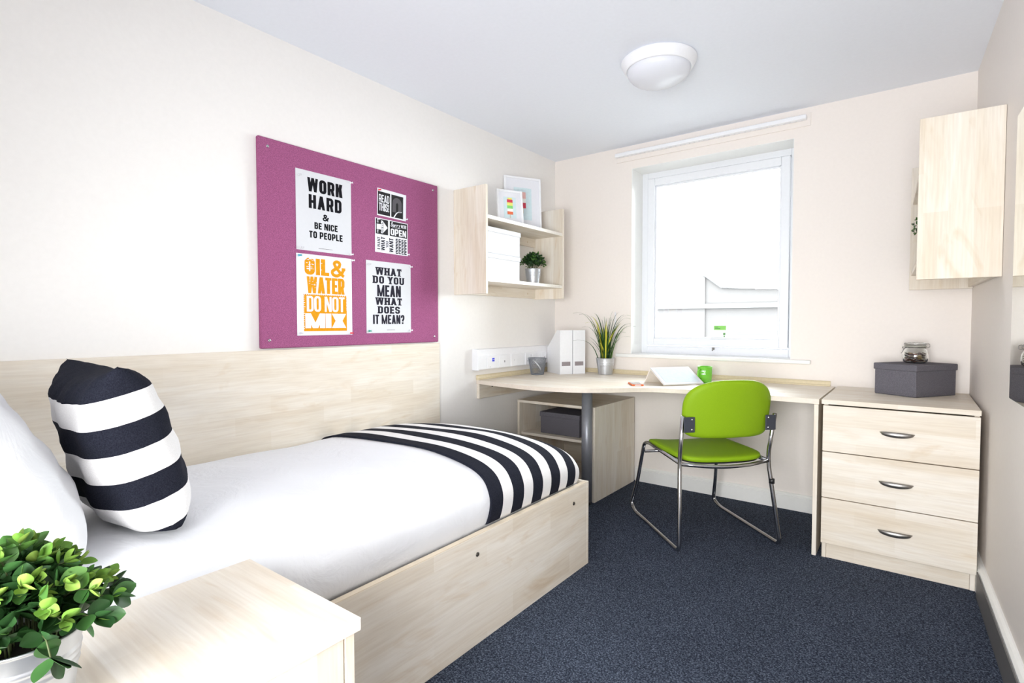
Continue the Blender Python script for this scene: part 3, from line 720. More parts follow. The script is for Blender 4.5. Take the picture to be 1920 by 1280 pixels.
line(t, pl, 'WHAT', -1.784, -1.604, 1.232, 1.271, INK2, **K)
line(t, pl, 'DOES', -1.769, -1.619, 1.187, 1.225, INK2, **K)
line(t, pl, 'IT MEAN?', -1.802, -1.587, 1.131, 1.180, INK2, stem=.42, bar=.17, gap=.12)
patch(t, pl, [q4(-1.71, -1.655, 1.0985, 1.1)], DGREY, 'imprint_line')
# push pins at poster corners
PINC = {'clear': plain('clear_pin', (.72, .73, .76), .2), 'white': plain('white_pin', (.88, .88, .92), .3), 'blue': plain('teal_pin', (.03, .42, .55), .3),
        'red': plain('red_pin', (.75, .02, .04), .3), 'green': plain('green_pin', (.0, .38, .26), .3)}
WH, OW, WM, RT, LC = 'the WORK HARD poster', 'the OIL & WATER poster', 'the WHAT DO YOU MEAN poster', 'the READ THIS card', 'the small lower card'
for colr, y, z, where in (('clear', -2.214, 1.813, 'top left corner of '+WH), ('white', -1.934, 1.834, 'top right corner of '+WH), ('clear', -2.211, 1.484, 'bottom left corner of '+WH), ('white', -1.935, 1.479, 'bottom right corner of '+WH),
        ('blue', -2.219, 1.447, 'top left corner of '+OW), ('white', -1.928, 1.450, 'top right corner of '+OW), ('red', -1.941, 1.086, 'bottom right corner of '+OW), ('clear', -2.217, 1.090, 'bottom left corner of '+OW),
        ('red', -1.757, 1.835, 'top left corner of '+RT), ('white', -1.575, 1.708, 'bottom right corner of '+RT), ('white', -1.766, 1.682, 'top left corner of '+LC), ('white', -1.562, 1.516, 'bottom right corner of '+LC),
        ('white', -1.542, 1.449, 'top right corner of '+WM), ('white', -1.544, 1.096, 'bottom right corner of '+WM), ('green', -1.829, 1.095, 'bottom left corner of '+WM), ('clear', -1.828, 1.440, 'top left corner of '+WM)):
    m = MB().lathe([(0, 0), (.0055, 0), (.0055, .002), (.003, .004), (.0028, .009), (.0045, .011), (.0045, .013), (0, .0132)], (0, 0, 0), 10)
    o = m.build('push_pin', PINC[colr]); o.rotation_euler = (0, R(90), R(25)); o.location = (.0245, y, z)
    props(o, {'blue': 'teal'}.get(colr, colr)+' push pin in the '+where, 'push pin', 'push pins holding the posters')

# ---------------------------------------------------------------- wall shelf units
def shelf_unit(name, label, loc, rz, L, far_first):
    """local frame: x = out of wall, y = along wall (0..-L), z up"""
    t = thing(name, label, 'shelf', loc, rz); D = .258
    def b(n, m, *a): return box(n, m, t, *a, world=False)
    for y in (-L, -.020): b('side_panel', WZ, 0, D, y, y+.020, 0, .642)
    for z in (.095, .468):
        b('shelf', WY, 0.001, D-.006, -L+.0205, -.0205, z-.021, z)
        b('edge_band', plain('pale_edge', (.83, .79, .72), .4), D-.0055, D-.0045, -L+.0205, -.0205, z-.021, z)
    b('back_rail', WY, .001, .019, -L+.0205, -.0205, .006, .0735)
    b('back_rail', WY, .001, .019, -L+.0205, -.0205, .385, .4465)
    for y in (-L+.12, -.12):
        for z in (.04, .415):
            o = MB().lathe([(0, .002), (.006, .0015), (.007, 0)], (0, 0, 0), 10).build('screw_cap', EDGE, t, world=False); o.rotation_euler = (0, R(90), 0); o.location = (.019, y, z)
    return t
lsu = shelf_unit('wall_shelf', 'open maple wall shelf holding frames, white boxes and a plant, left of the window', (.0005, -.283, 1.31), 0, .88, True)
mz = .870
# right unit stands against the right wall, mirrored
t = thing('wall_shelf', 'maple wall shelf high on the right wall showing its broad end panel', 'shelf', (RWX(-.02)-.0, -.02, 1.308), phi)
D = .258
def rb(n, m, *a): return box(n, m, t, *a, world=False)
for y in (-.850, -.022): rb('side_panel', WZ, -D-.001, -.001, y-(.0 if y < -.5 else 0), y+.020, 0, .640)
for z in (.095, .468):
    rb('shelf', WY, -D+.006, -.002, -.8295, -.0225, z-.021, z)
rb('back_rail', WY, -.020, -.002, -.8295, -.0225, .006, .0735); rb('back_rail', WY, -.020, -.002, -.8295, -.0225, .385, .4465)
RU = t.matrix_world.copy(); RU = Matrix.Translation(t.location) @ Matrix.Rotation(phi, 4, 'Z')

# mirror on right wall
mr = thing('wall_mirror', 'frameless mirror on the right wall beside the maple shelf', 'mirror', tuple(p0+rd*1.36+Vector((0, 0, .876))), phi)
MB().box(-.006, -.001, -.24, .24, 0, .952, .0015).build('glass_plate', plain('mirror_edge', (.25, .35, .32), .2), mr, world=False)
MB().box(-.0068, -.0061, -.237, .237, .003, .949, 0).build('mirror_face', MIRROR, mr, world=False)

# ---------------------------------------------------------------- ceiling light
cl_ = thing('ceiling_light', 'round white dome light on the ceiling, switched off', 'ceiling light', (1.272, -1.075, 2.4))
OPAL = plain('opal_plastic', (.74, .76, .82), .25, var=.005)
MB().lathe([(0, -.0005), (.170, -.0005), (.177, -.006), (.176, -.014), (.168, -.030), (.158, -.047), (.154, -.052), (.150, -.050), (.147, -.045)], (0, 0, 0), 64).build('base_ring', WPLAS, cl_, world=False)
pr = [(.149*math.cos(R(a)), -.046-.078*math.sin(R(a))) for a in range(0, 90, 7)]+[(0, -.124)]
MB().lathe(pr, (0, 0, 0), 64).build('diffuser', OPAL, cl_, world=False)

# ---------------------------------------------------------------- desk
DZ = .765
dk = thing('corner_desk', 'pale maple corner desk with a wavy front edge under the window', 'desk', (.9, -.3, 0))
edge = catmull([(.002, -.955), (.12, -.985), (.25, -1.003), (.42, -1.026), (.55, -1.022), (.68, -.997), (.79, -.950), (.87, -.890), (.95, -.815), (1.02, -.745), (1.09, -.697), (1.19, -.660), (1.30, -.646), (1.5, -.641), (1.71, -.640), (1.920, -.640)], 4)
pts = [(p[0], p[1]) for p in edge]+[(1.920, -.001), (.002, -.001)]
MB().prism(pts, DZ-.025, DZ).build('desktop', WX, dk)
em = MB(); vs = []; fs = []
for i, p in enumerate(edge):
    q = edge[min(i+1, len(edge)-1)]-edge[max(i-1, 0)]; q = q/np.linalg.norm(q); nn = (q[1], -q[0])
    for (u, z) in ((0, DZ-.0252), (.0012, DZ-.024), (.0012, DZ-.001), (0, DZ+.0002)): vs.append((p[0]+nn[0]*u, p[1]+nn[1]*u, z))
for i in range(len(edge)-1):
    for k in range(3): fs.append([i*4+k, i*4+k+1, (i+1)*4+k+1, (i+1)*4+k])
em.add(vs, fs).build('edge_band', plain('desk_edge', (.74, .66, .57), .45), dk)
def lip(a, b, nrm):
    a, b, nrm = Vector(a), Vector(b), Vector(nrm)
    prof = [(0, 0), (.022, 0), (.022, .006), (.016, .010), (.013, .022), (.008, .028), (0, .030)]; n = len(prof)
    vs = [p+nrm*u+Vector((0, 0, z)) for p in (a, b) for u, z in prof]
    return MB().add(vs, [list(range(n)), list(range(n, 2*n))]+[[i, (i+1) % n, n+(i+1) % n, n+i] for i in range(n)])
LIPM = plain('oak_edging', (.70, .60, .40), .4)
lip((.0, -.001, DZ+.0003), (1.898, -.001, DZ+.0003), (0, -1, 0)).build('upstand', LIPM, dk)
lip((.001, -.957, DZ+.0003), (.001, -.024, DZ+.0003), (1, 0, 0)).build('upstand', LIPM, dk)
box('support_rail', WY, dk, .001, .024, -.952, -.03, .642, DZ-.0255)
box('end_panel', WZ, dk, 1.900, 1.919, -.650, -.002, 0, DZ-.0255)
for y in (-.82, -.76): 
    o = MB().lathe([(0, .006), (.006, .005), (.008, 0)], (0, 0, 0), 10).build('cam_fitting', BOLT, dk, world=False); o.rotation_euler = (0, R(90), 0); o.location = (.024-.9, y+.3, .715)
pm = MB().lathe([(.0335, .022), (.0335, DZ-.032)], (.662, -.668, 0), 32, close=True); pole = pm.build('leg', POLE, dk)
MB().lathe([(.045, DZ-.0255), (.045, DZ-.032), (.034, DZ-.034)], (.662, -.668, 0), 32, close=True).build('leg_flange', POLE, pole)
MB().lathe([(.024, .001), (.026, .004), (.024, .022)], (.662, -.668, 0), 24, close=True).build('foot', DKPL, pole)

# trunking with sockets on the left wall
tk = thing('socket_trunking', 'white cable trunking with sockets on the wall above the desk', 'trunking', (.025, -.5, .83))
prof = [(0, .832), (.046, .832), (.050, .838), (.050, .925), (.040, .945), (.030, .962), (0, .966)]; n = len(prof)
vs = [(x, y, z) for y in (-.985, -.004) for x, z in prof]
MB().add(vs, [list(range(n)), list(range(n, 2*n))]+[[i, (i+1) % n, n+(i+1) % n, n+i] for i in range(n)]).build('channel', WPLAS, tk)
MB().box(.0005, .053, -.998, -.984, .829, .968, .003).build('end_cap', WPLAS, tk)
BLUE = plain('blue_switch', (.03, .05, .75), .4)
for k, (yc, wd) in enumerate(((-.862, .088), (-.738, .088), (-.605, .088), (-.405, .148), (-.2, .148))):
    o = box('socket_plate', WPLAS, tk, .0502, .0555, yc-wd/2, yc+wd/2, .836, .919, bev=.002)
    if k == 0:
        box('blue_switch', BLUE, o, .0556, .059, yc+.004, yc+.026, .882, .904, bev=.0006); box('white_band', WPLAS, o, .0591, .0596, yc+.004, yc+.026, .8915, .8945, bev=0)
        box('indicator', plain('grey_dot', (.5, .5, .52), .4), o, .0556, .057, yc-.02, yc-.012, .845, .85)
    elif k == 1: box('pin_slot', DKPL, o, .0556, .0562, yc+.012, yc+.018, .868, .882, bev=0)
    elif k == 2: box('pin_slot', plain('pale_grey', (.6, .6, .62), .5), o, .0556, .0562, yc-.01, yc-.004, .874, .882, bev=0)
    else:
        for s in (-.037, .037):
            for (a, z) in ((0, .88), (-.011, .862), (.011, .862)): box('pin_slot', plain('slot_grey', (.35, .35, .4), .5), o, .0556, .0562, yc+s+a-.003, yc+s+a+.003, z-.004, z+.005, bev=0)
            box('rocker', WPLAS, o, .0556, .0585, yc+s*.45-.006, yc+s*.45+.006, .892, .908, bev=.001)

# ---------------------------------------------------------------- under-desk cabinet
cb = thing('open_cabinet', 'low open maple cabinet standing under the desk corner', 'cabinet', (.39, -.32, 0))
CX0, CX1, CY0, CY1, CZ = .088, .692, -.622, -.03, .605
box('side_panel', WZ, cb, CX0, CX0+.018, CY0, CY1, 0, CZ-.0185); box('side_panel', WZ, cb, CX1-.018, CX1, CY0, CY1, 0, CZ)
box('top_panel', WX, cb, CX0, CX1-.0185, CY0, CY1, CZ-.018, CZ)
box('bottom_panel', WX, cb, CX0+.0185, CX1-.0185, CY0+.002, CY1, .06, .078); box('shelf', WX, cb, CX0+.0185, CX1-.0185, CY0+.02, CY1, .362, .380)
box('back_panel', WX, cb, CX0+.0185, CX1-.0185, CY1-.006, CY1, .0785, .3615); box('plinth', WX, cb, CX0+.0185, CX1-.0185, CY0+.03, CY0+.045, 0, .0595)
def storage_box(name, label, cx, cy, z, sx, sy, h, rz, lid=.026, mat=GREYLIN, group=None, seam=True):
    t = thing(name, label, 'box', (cx, cy, z), rz, group)
    box('box_body', mat, t, -sx/2+.005, sx/2-.005, -sy/2+.005, sy/2-.005, .0004, h-.004, bev=.0025, world=False)
    box('lid', mat, t, -sx/2, sx/2, -sy/2, sy/2, h-lid-.006, h, bev=.003, world=False); return t
storage_box('storage_box', 'charcoal fabric box with lid inside the cabinet under the desk', .385, -.435, .3805, .315, .235, .147, 0)

# ---------------------------------------------------------------- chest of drawers
ch = thing('chest_of_drawers', 'pale maple three-drawer chest in the right corner', 'chest of drawers', (2.23, -.33, 0))
A0, A1 = 1.940, 2.5095
box('side_panel', WZ, ch, A0+.002, A0+.020, -.644, -.004, 0, .7475); box('side_panel', WZ, ch, A1-.020, A1-.002, -.644, -.004, 0, .7475)
box('top_panel', WX, ch, A0-.006, A1+.001, -.672, -.003, .748, .770); box('back_panel', WX, ch, A0+.0205, A1-.0205, -.014, -.005, .05, .747)
box('plinth', WX, ch, A0+.0205, A1-.0205, -.640, -.624, 0, .072)
for z0, z1, hz_ in ((.5225, .741, .6365), (.300, .5185, .411), (.0765, .296, .189)):
    d = box('drawer', WX, ch, A0, A1, -.665, -.6455, z0, z1)
    box('drawer_box', plain('drawer_inner', (.5, .42, .33), .7), d, A0+.03, A1-.03, -.645, -.12, z0+.02, z1-.03)
    # bow handle: a crescent standing off the drawer front
    hx = 2.229; vs = []; fs = []; N = 16; m = MB()
    for i in range(N+1):
        t_ = -1+2*i/N; e = math.sqrt(max(0, 1-t_*t_)); c = Vector((hx+t_*.064, -.666-.020*e, hz_+.004-.006*e))
        hh = .0012+.0112*e; tt = .0012+.0035*e
        for a in range(8):
            an = 2*math.pi*a/8; vs.append(c+Vector((0, tt*math.cos(an), hh*math.sin(an))))
    for i in range(N):
        for a in range(8): fs.append([i*8+a, i*8+(a+1) % 8, (i+1)*8+(a+1) % 8, (i+1)*8+a])
    fs += [list(range(8)), [N*8+a for a in range(8)]]
    m.add(vs, fs, True).build('handle', STEEL, d)

# grey box on the chest with jar
bxr = math.atan2(.26, .155)
storage_box('storage_box', 'charcoal fabric box with lid on top of the chest of drawers', 2.287, -.185, .7705, .300, .215, .158, math.atan2(.243, .162))
jar = thing('clip_jar', 'small glass clip-top jar of coins on the charcoal box', 'jar', (2.287, -.175, .9292))
def glass_shell(out, inn, name, mat, par): 
    return MB().lathe(out+inn[::-1], (0, 0, 0), 40).build(name, mat, par, world=False)
out = [(0, .0005), (.040, .0005), (.050, .008), (.0545, .028), (.054, .048), (.048, .066), (.043, .075), (.043, .082)]
inn = [(0, .004), (.037, .004), (.0465, .011), (.051, .028), (.0505, .047), (.045, .064), (.040, .074), (.040, .082)]
glass_shell(out, inn, 'glass_body', GLASS, jar)
MB().lathe([(0, .090), (.041, .090), (.046, .091), (.047, .100), (.043, .104), (.030, .1055), (0, .106)], (0, 0, 0), 40).build('glass_lid', GLASS, jar, world=False)
MB().lathe([(.0405, .0825), (.0465, .083), (.0465, .0885), (.0405, .089)], (0, 0, 0), 40).build('rubber_seal', plain('pale_seal', (.45, .44, .38), .6), jar, world=False)
wr = MB().tube([(.048*math.cos(a), .048*math.sin(a), .0795) for a in np.linspace(0, 2*math.pi, 33).tolist()[:-1]], .0014, 6, closed=True)
wr.tube([(.0478*math.cos(a), .0478*math.sin(a), .0945) for a in np.linspace(0, 2*math.pi, 33).tolist()[:-1]], .0014, 6, closed=True)
ux_, uy_ = .80, .6
def jp(r_, s_, z): return (r_*ux_-s_*uy_, r_*uy_+s_*ux_, z)
wr.tube([jp(-.048, .016, .080), jp(-.056, .016, .082), jp(-.060, .0, .070), jp(-.066, -.0, .056), jp(-.072, 0, .050)], .0015, 6, fillet=.006)
wr.tube([jp(-.048, -.016, .080), jp(-.056, -.016, .082), jp(-.060, 0, .070)], .0015, 6, fillet=.004)
wr.tube([jp(.048, .014, .079), jp(.062, .014, .080), jp(.062, .014, .097), jp(.048, .014, .1)], .0015, 6, fillet=.005)
wr.tube([jp(.048, -.014, .079), jp(.062, -.014, .080), jp(.062, -.014, .097), jp(.048, -.014, .1)], .0015, 6, fillet=.005)
wr.build('wire_clasp', STEEL, jar, world=False)
COINS = [plain('copper_coin', (.28, .11, .07), .35, .8), plain('silver_coin', (.50, .47, .43), .3, .9), plain('brass_coin', (.42, .30, .12), .35, .8), plain('dark_copper_coin', (.10, .045, .035), .4, .7)]
cr = random.Random(5); cm = {}
for ci, mt_ in enumerate(COINS):
    m = MB().lathe([(.0092, -.0008), (.0100, -.0004), (.0100, .0004), (.0092, .0008)], (0, 0, 0), 14, close=True, smooth=False)
    cm[ci] = m
proto = []
kinds = ['copper', 'silver', 'brass', 'dark copper']
for ci, mt_ in enumerate(COINS):
    o = cm[ci].build('coin', mt_, origin=(0, 0, 0)); proto.append(o)
pos = []
lay = 0
for k in range(72):
    lay = k//9; rr = .036*math.sqrt(cr.random()) if k % 9 > 3 else .038; an = cr.uniform(0, 6.28) if k % 9 > 3 else (k % 9)*1.57+lay*.7
    zz = .0085+lay*.0058+cr.uniform(0, .001)
    rl = .034 if lay == 0 else .038
    rr = min(rr, rl)
    ti = cr.uniform(.1, .5) if lay else cr.uniform(.0, .15)
    ci = cr.choice([0, 0, 3, 3, 1, 2])
    o = proto[ci] if proto[ci].get('used') is None else proto[ci].copy()
    if proto[ci].get('used') is None: proto[ci]['used'] = 1
    else: COL.objects.link(o)
    o.location = (2.287+rr*math.cos(an), -.175+rr*math.sin(an), .9292+zz)
    o.rotation_euler = (ti*math.cos(an+1.6), ti*math.sin(an+1.6), an)
    props(o, 'small coin among the heap inside the clip-top glass jar', 'coin', 'coins in the glass jar')
for o in list(COL.objects):
    if 'used' in o.keys(): del o['used']

# ---------------------------------------------------------------- small things on the left shelf
S1, S2 = 1.31+.468, 1.31+.095
storage_box('cardboard_box', 'white lidded box on the lower wall shelf, under the other white box', .130, -.958, S2, .22, .338, .153, 0, mat=BOXW, lid=.024)
storage_box('cardboard_box', 'upper white lidded box stacked on the other white box', .130, -.955, S2+.1535, .22, .338, .157, 0, mat=BOXW, lid=.024)
LBLUE = plain('pale_blue_print', (.62, .76, .80), .6)
def frame(name, label, rx, ry, w_, h_, ang, z, art, lean=5):
    """right bottom corner given; ang = direction of width in plan"""
    d = Vector((math.cos(ang), math.sin(ang), 0)); c = Vector((rx, ry, z))-d*w_/2
    t = bpy.data.objects.new(name, None); COL.objects.link(t); props(t, label, 'picture frame')
    t.location = c; t.rotation_euler = (R(-lean), 0, ang)       # local x = width, -y = face
    B = lambda n_, m_, *a, bev=.001: box(n_, m_, t, *a, bev=bev, world=False)
    b_ = .014
    fm = MB().box(-w_/2, -w_/2+b_, -.016, 0, 0, h_, .0015).box(w_/2-b_, w_/2, -.016, 0, 0, h_, .0015).box(-w_/2+b_, w_/2-b_, -.0158, 0, 0, b_, .0015).box(-w_/2+b_, w_/2-b_, -.0158, 0, h_-b_, h_, .0015)
    fm.build('frame_moulding', WCARD, t, world=False)
    B('mount', PAPER2, -w_/2+b_, w_/2-b_, -.008, -.003, b_, h_-b_, bev=0)
    mw, mh = w_*.24, h_*.30
    B('print', LBLUE, -mw, mw, -.0088, -.0081, h_*.5-mh, h_*.5+mh, bev=0)
    for (n_, m_, x0, x1, z0, z1) in art: B(n_, m_, x0*w_, x1*w_, -.0096, -.0089, z0*h_, z1*h_, bev=0)
    return t
C = {k: plain('print_'+k, c, .6) for k, c in dict(red=(.66, .05, .09), yellow=(.80, .76, .18), green=(.22, .66, .18), cream=(.86, .84, .80), orange=(.80, .17, .07), pink=(.82, .48, .45), stick=(.66, .58, .45)).items()}
a1 = [('ice_lolly_band', C['yellow'], -.085, .085, .73, .78), ('ice_lolly_band', C['red'], -.11, .11, .645, .73), ('ice_lolly_band', C['yellow'], -.11, .11, .555, .645), ('ice_lolly_band', C['green'], -.11, .11, .47, .555),
      ('ice_lolly_band', C['cream'], -.11, .11, .385, .47), ('ice_lolly_band', C['orange'], -.11, .11, .30, .385), ('stick', C['stick'], -.015, .015, .20, .30)]
a2 = [('ice_lolly_band', C['pink'], -.08, .08, .60, .72), ('ice_lolly_band', C['cream'], -.08, .08, .52, .60), ('ice_lolly_band', C['red'], -.08, .08, .42, .52), ('stick', C['stick'], -.012, .012, .32, .42)]
frame('picture_frame', 'smaller white frame with a banded ice lolly print, front of the shelf top', .185, -.690, .188, .232, R(64), S1+.0005, a1, lean=6)
frame('picture_frame', 'larger white frame leaning behind the smaller frame on the shelf top', .150, -.424, .285, .372, R(63), S1+.0015, a2, lean=3)

# ---------------------------------------------------------------- leaves and potted plants
def leaf_data(name, L, W, mat, cup=.25, n=5):
    """obovate leaf along +x, thin but with a folded, cupped blade"""
    vs = []; fs = []
    prof = [(t_, math.sin(math.pi*t_**.88)**.72*(1-.22*(1-t_)**2) if 0 < t_ < 1 else 0.0) for t_ in (0, .05, .14, .27, .42, .57, .72, .85, .94, .985, 1)]
    for (t_, w_) in prof:
        z = cup*L*(t_*t_*.5-.1*t_)
        for s in (-1, -.5, 0, .5, 1): vs.append((t_*L, s*w_*W/2, z+cup*W*.55*abs(s)**1.5*w_))
    for i in range(len(prof)-1):
        for k in range(4): fs.append([i*5+k, i*5+k+1, (i+1)*5+k+1, (i+1)*5+k])
    me = bpy.data.meshes.new(name); me.from_pydata(vs, [], fs); me.polygons.foreach_set('use_smooth', [True]*len(fs)); me.materials.append(mat); me.validate(); me.update()
    bm = bmesh.new(); bm.from_mesh(me); bmesh.ops.remove_doubles(bm, verts=bm.verts[:], dist=1e-6); bm.to_mesh(me); bm.free(); return me
def bucket_pot(parent, R1, R0, h, ribs=True, wall=.002):
    pr = []
    zs = np.linspace(0, h, 40)
    for z in zs:
        r_ = R0+(R1-R0)*z/h; f = z/h
        if ribs:
            for c0 in (.60, .68, .76): r_ += .036*R1*math.exp(-((f-c0)/.016)**2)
        pr.append((r_, z))
    pr += [(R1+.002, h+.0005), (R1+.0025, h+.002), (R1+.001, h+.0035), (R1-wall, h+.002)]+[(R0+(R1-R0)*z/h-wall, z) for z in (h*.9, h*.5, .004)]+[(0, .004)]
    return MB().lathe([(0, .0004), (R0, .0004)]+pr[1:], (0, 0, 0), 48).build('pot', GALV, parent, world=False)
def stem_paths(rg, n, rad, hgt, r0=.02, low=-.02, power=.6):
    out = []
    for k in range(n):
        an = k*2.399963+rg.uniform(-.2, .2); f = math.sqrt((k+.5)/n); rr = rad*f*rg.uniform(.88, 1.1)
        top = hgt*math.sqrt(max(0, 1-(f*.93)**2))*rg.uniform(.85, 1.1)+low*f
        e = Vector((rr*math.cos(an), rr*math.sin(an), top)); b = Vector((r0*math.cos(an)*f, r0*math.sin(an)*f, -.02)); m = Vector((e.x*.45, e.y*.45, top*.75+.025))
        out.append([((1-t_)**2)*b+2*t_*(1-t_)*m+t_*t_*e for t_ in [k_/8 for k_ in range(9)]])
    return out
def basis(d, roll):
    d = d.normalized(); z = Vector((0, 0, 1)); y = z.cross(d)
    y = y.normalized() if y.length > 1e-3 else Vector((0, 1, 0)); n_ = d.cross(y)
    return Matrix((d, y, n_)).transposed().to_4x4() @ Matrix.Rotation(roll, 4, 'X')

# big foreground plant, every leaf a part
rg = random.Random(11)
NSX, NSY = 1.338, -3.427
fp = thing('potted_plant', 'large bushy green plant in a ribbed metal pot on the bedside cabinet', 'potted plant', (NSX, NSY, .6004))
bucket_pot(fp, .065, .050, .118)
MB().lathe([(0, .110), (.0615, .108)], (0, 0, 0), 24).build('soil', plain('dark_soil', (.02, .015, .01), .9), fp, world=False)
LM = {'d': [leaf_data('leaf', l, w_, LEAF_D, c) for l, w_, c in ((.032, .027, .25), (.028, .024, .4), (.034, .028, .15))],
      'm': [leaf_data('leaf', l, w_, LEAF_M, c) for l, w_, c in ((.026, .020, .35), (.022, .016, .5), (.028, .022, .2))],
      'l': [leaf_data('leaf', l, w_, LEAF_L, c) for l, w_, c in ((.020, .015, .5), (.016, .012, .6), (.023, .017, .35))]}
paths = stem_paths(rg, 58, .104, .120, .045, -.035)
cand = []; allstems = MB()
for si_, P in enumerate(paths):
    P = [p+Vector((0, 0, .118)) for p in P]
    P = [Vector((p.x, p.y, max(p.z, .122) if math.hypot(p.x, p.y) > .045 else p.z)) for p in P]
    P[-1].z -= .014*(math.hypot(P[-1].x, P[-1].y) > .10); 
    vis = P[8].dot(Vector((.9, .1, .45)))
    if math.hypot(P[8].x, P[8].y) < .15: MB().tube(P, .0011, 5).build('stem', STEM, fp, world=False)
    for q, ni in enumerate((8, 7, 6, 5, 4, 3)):
        p = P[ni]; d = (P[min(ni+1, 8)]-P[ni-1]).normalized(); sd = d.orthogonal().normalized()
        a0 = q*1.57+si_*.9; nl = 2 if q else 4
        for k in range(nl):
            a = a0+2*math.pi*k/nl; s = (Matrix.Rotation(a, 3, d) @ sd)
            ld = (s*(.95 if q else .55)+d*(.5 if q else .85)+Vector((rg.uniform(-.25, .25), rg.uniform(-.25, .25), rg.uniform(-.1, .35)))).normalized()
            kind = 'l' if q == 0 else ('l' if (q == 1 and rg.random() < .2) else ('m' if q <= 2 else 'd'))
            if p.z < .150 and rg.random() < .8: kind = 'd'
            me = rg.choice(LM[kind]); sc = rg.uniform(.85, 1.12)
            Mx = Matrix.Translation(p) @ basis(ld, rg.uniform(-.95, .95)) @ Matrix.Scale(sc, 4)
            cand.append((p.length*1.0+p.dot(Vector((.35, .1, .2)))-(.03*q), me, Mx))
cand.sort(key=lambda c: -c[0])
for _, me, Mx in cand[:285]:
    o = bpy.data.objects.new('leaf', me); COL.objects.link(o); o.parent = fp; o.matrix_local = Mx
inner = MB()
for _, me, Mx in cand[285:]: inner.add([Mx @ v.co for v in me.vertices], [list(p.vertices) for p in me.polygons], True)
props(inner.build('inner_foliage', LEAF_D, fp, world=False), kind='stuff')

def small_plant(t, R1, R0, h, rad, hgt, seed, n=46, ls=.016):
    rg = random.Random(seed); bucket_pot(t, R1, R0, h)
    MB().lathe([(0, h-.012), (R1-.004, h-.012)], (0, 0, 0), 20).build('soil', plain('dark_soil', (.02, .015, .01), .9), t, world=False)
    sm = MB(); D_, M_ = MB(), MB()
    for P in stem_paths(rg, n, rad, hgt, R1*.5, -.015):
        P = [p+Vector((0, 0, h+.004)) for p in P]; P = [Vector((p.x, p.y, max(p.z, h+.008) if math.hypot(p.x, p.y) > R1*.7 else p.z)) for p in P]
        sm.tube(P, .0008, 4)
        for q, ni in enumerate((8, 7, 6, 5, 4, 3)):
            d = (P[min(ni+1, 8)]-P[ni-1]).normalized(); sd = d.orthogonal().normalized()
            for k in range(3 if q == 0 else 2):
                s = Matrix.Rotation(q*1.57+2*math.pi*k/(3 if q == 0 else 2)+rg.random(), 3, d) @ sd
                Mx = Matrix.Translation(P[ni]) @ basis((s+d*.5+Vector((0, 0, .25))), rg.uniform(-.5, .5))
                L_, W_ = ls*rg.uniform(.8, 1.2), ls*.75
                vs = [Mx @ Vector(v) for v in ((0, 0, 0), (L_*.4, -W_*.45, L_*.12), (L_*.75, -W_*.4, L_*.2), (L_, 0, L_*.22), (L_*.75, W_*.4, L_*.2), (L_*.4, W_*.45, L_*.12), (L_*.5, 0, .0))]
                (M_ if (q < 2 and rg.random() < .45) else D_).add(vs, [[0, 1, 6], [1, 2, 6], [2, 3, 6], [3, 4, 6], [4, 5, 6], [5, 0, 6]], True)
    props(sm.build('stems', STEM, t, world=False), kind='stuff')
    props(D_.build('foliage', LEAF_D, t, world=False), kind='stuff'); props(M_.build('young_foliage', LEAF_M, t, world=False), kind='stuff')
sp = thing('potted_plant', 'small bushy plant in a metal pot on the open shelf beside the white boxes', 'potted plant', (.150, -.520, S2+.0003))
small_plant(sp, .056, .043, .104, .092, .105, 21, ls=.019)
pp = RU @ Vector((-.165, -.33, .0955))
sp2 = thing('potted_plant', 'small plant half hidden behind the end panel of the right shelf', 'potted plant', tuple(pp))
small_plant(sp2, .052, .040, .115, .104, .15, 22, ls=.019)

# grass plant on desk
gp = thing('grass_plant', 'tall spiky artificial grass in a ribbed metal pot on the desk', 'potted plant', (.505, -.118, DZ+.0003))
bucket_pot(gp, .066, .050, .115)
MB().lathe([(0, .10), (.062, .10)], (0, 0, 0), 24).build('soil', plain('dark_soil', (.02, .015, .01), .9), gp, world=False)
GD = leafm('grass_dark', (.010, .045, .012), (.035, .10, .025)); GM = leafm('grass_mid', (.05, .13, .025), (.12, .24, .05)); GY = leafm('grass_yellow', (.42, .42, .03), (.60, .55, .06))
rg = random.Random(31)
special = [((.20, .01), .42, GM), ((.235, -.02), .345, GM), ((.225, .02), .36, GD), ((.10, .0), .45, GD), ((.06, .02), .46, GM), ((-.08, .0), .44, GD), ((-.235, -.01), .44, GM), ((-.11, -.02), .42, GY), ((.185, -.02), .40, GM), ((.17, .06), .30, GM), ((-.235, .00), .245, GD), ((-.19, .0), .43, GD), ((-.15, -.03), .37, GY), ((-.17, .02), .34, GD), ((.13, -.05), .43, GD), ((.20, .03), .27, GM)]
ex, ey = Vector((.798, .603, 0)), Vector((-.603, .798, 0))
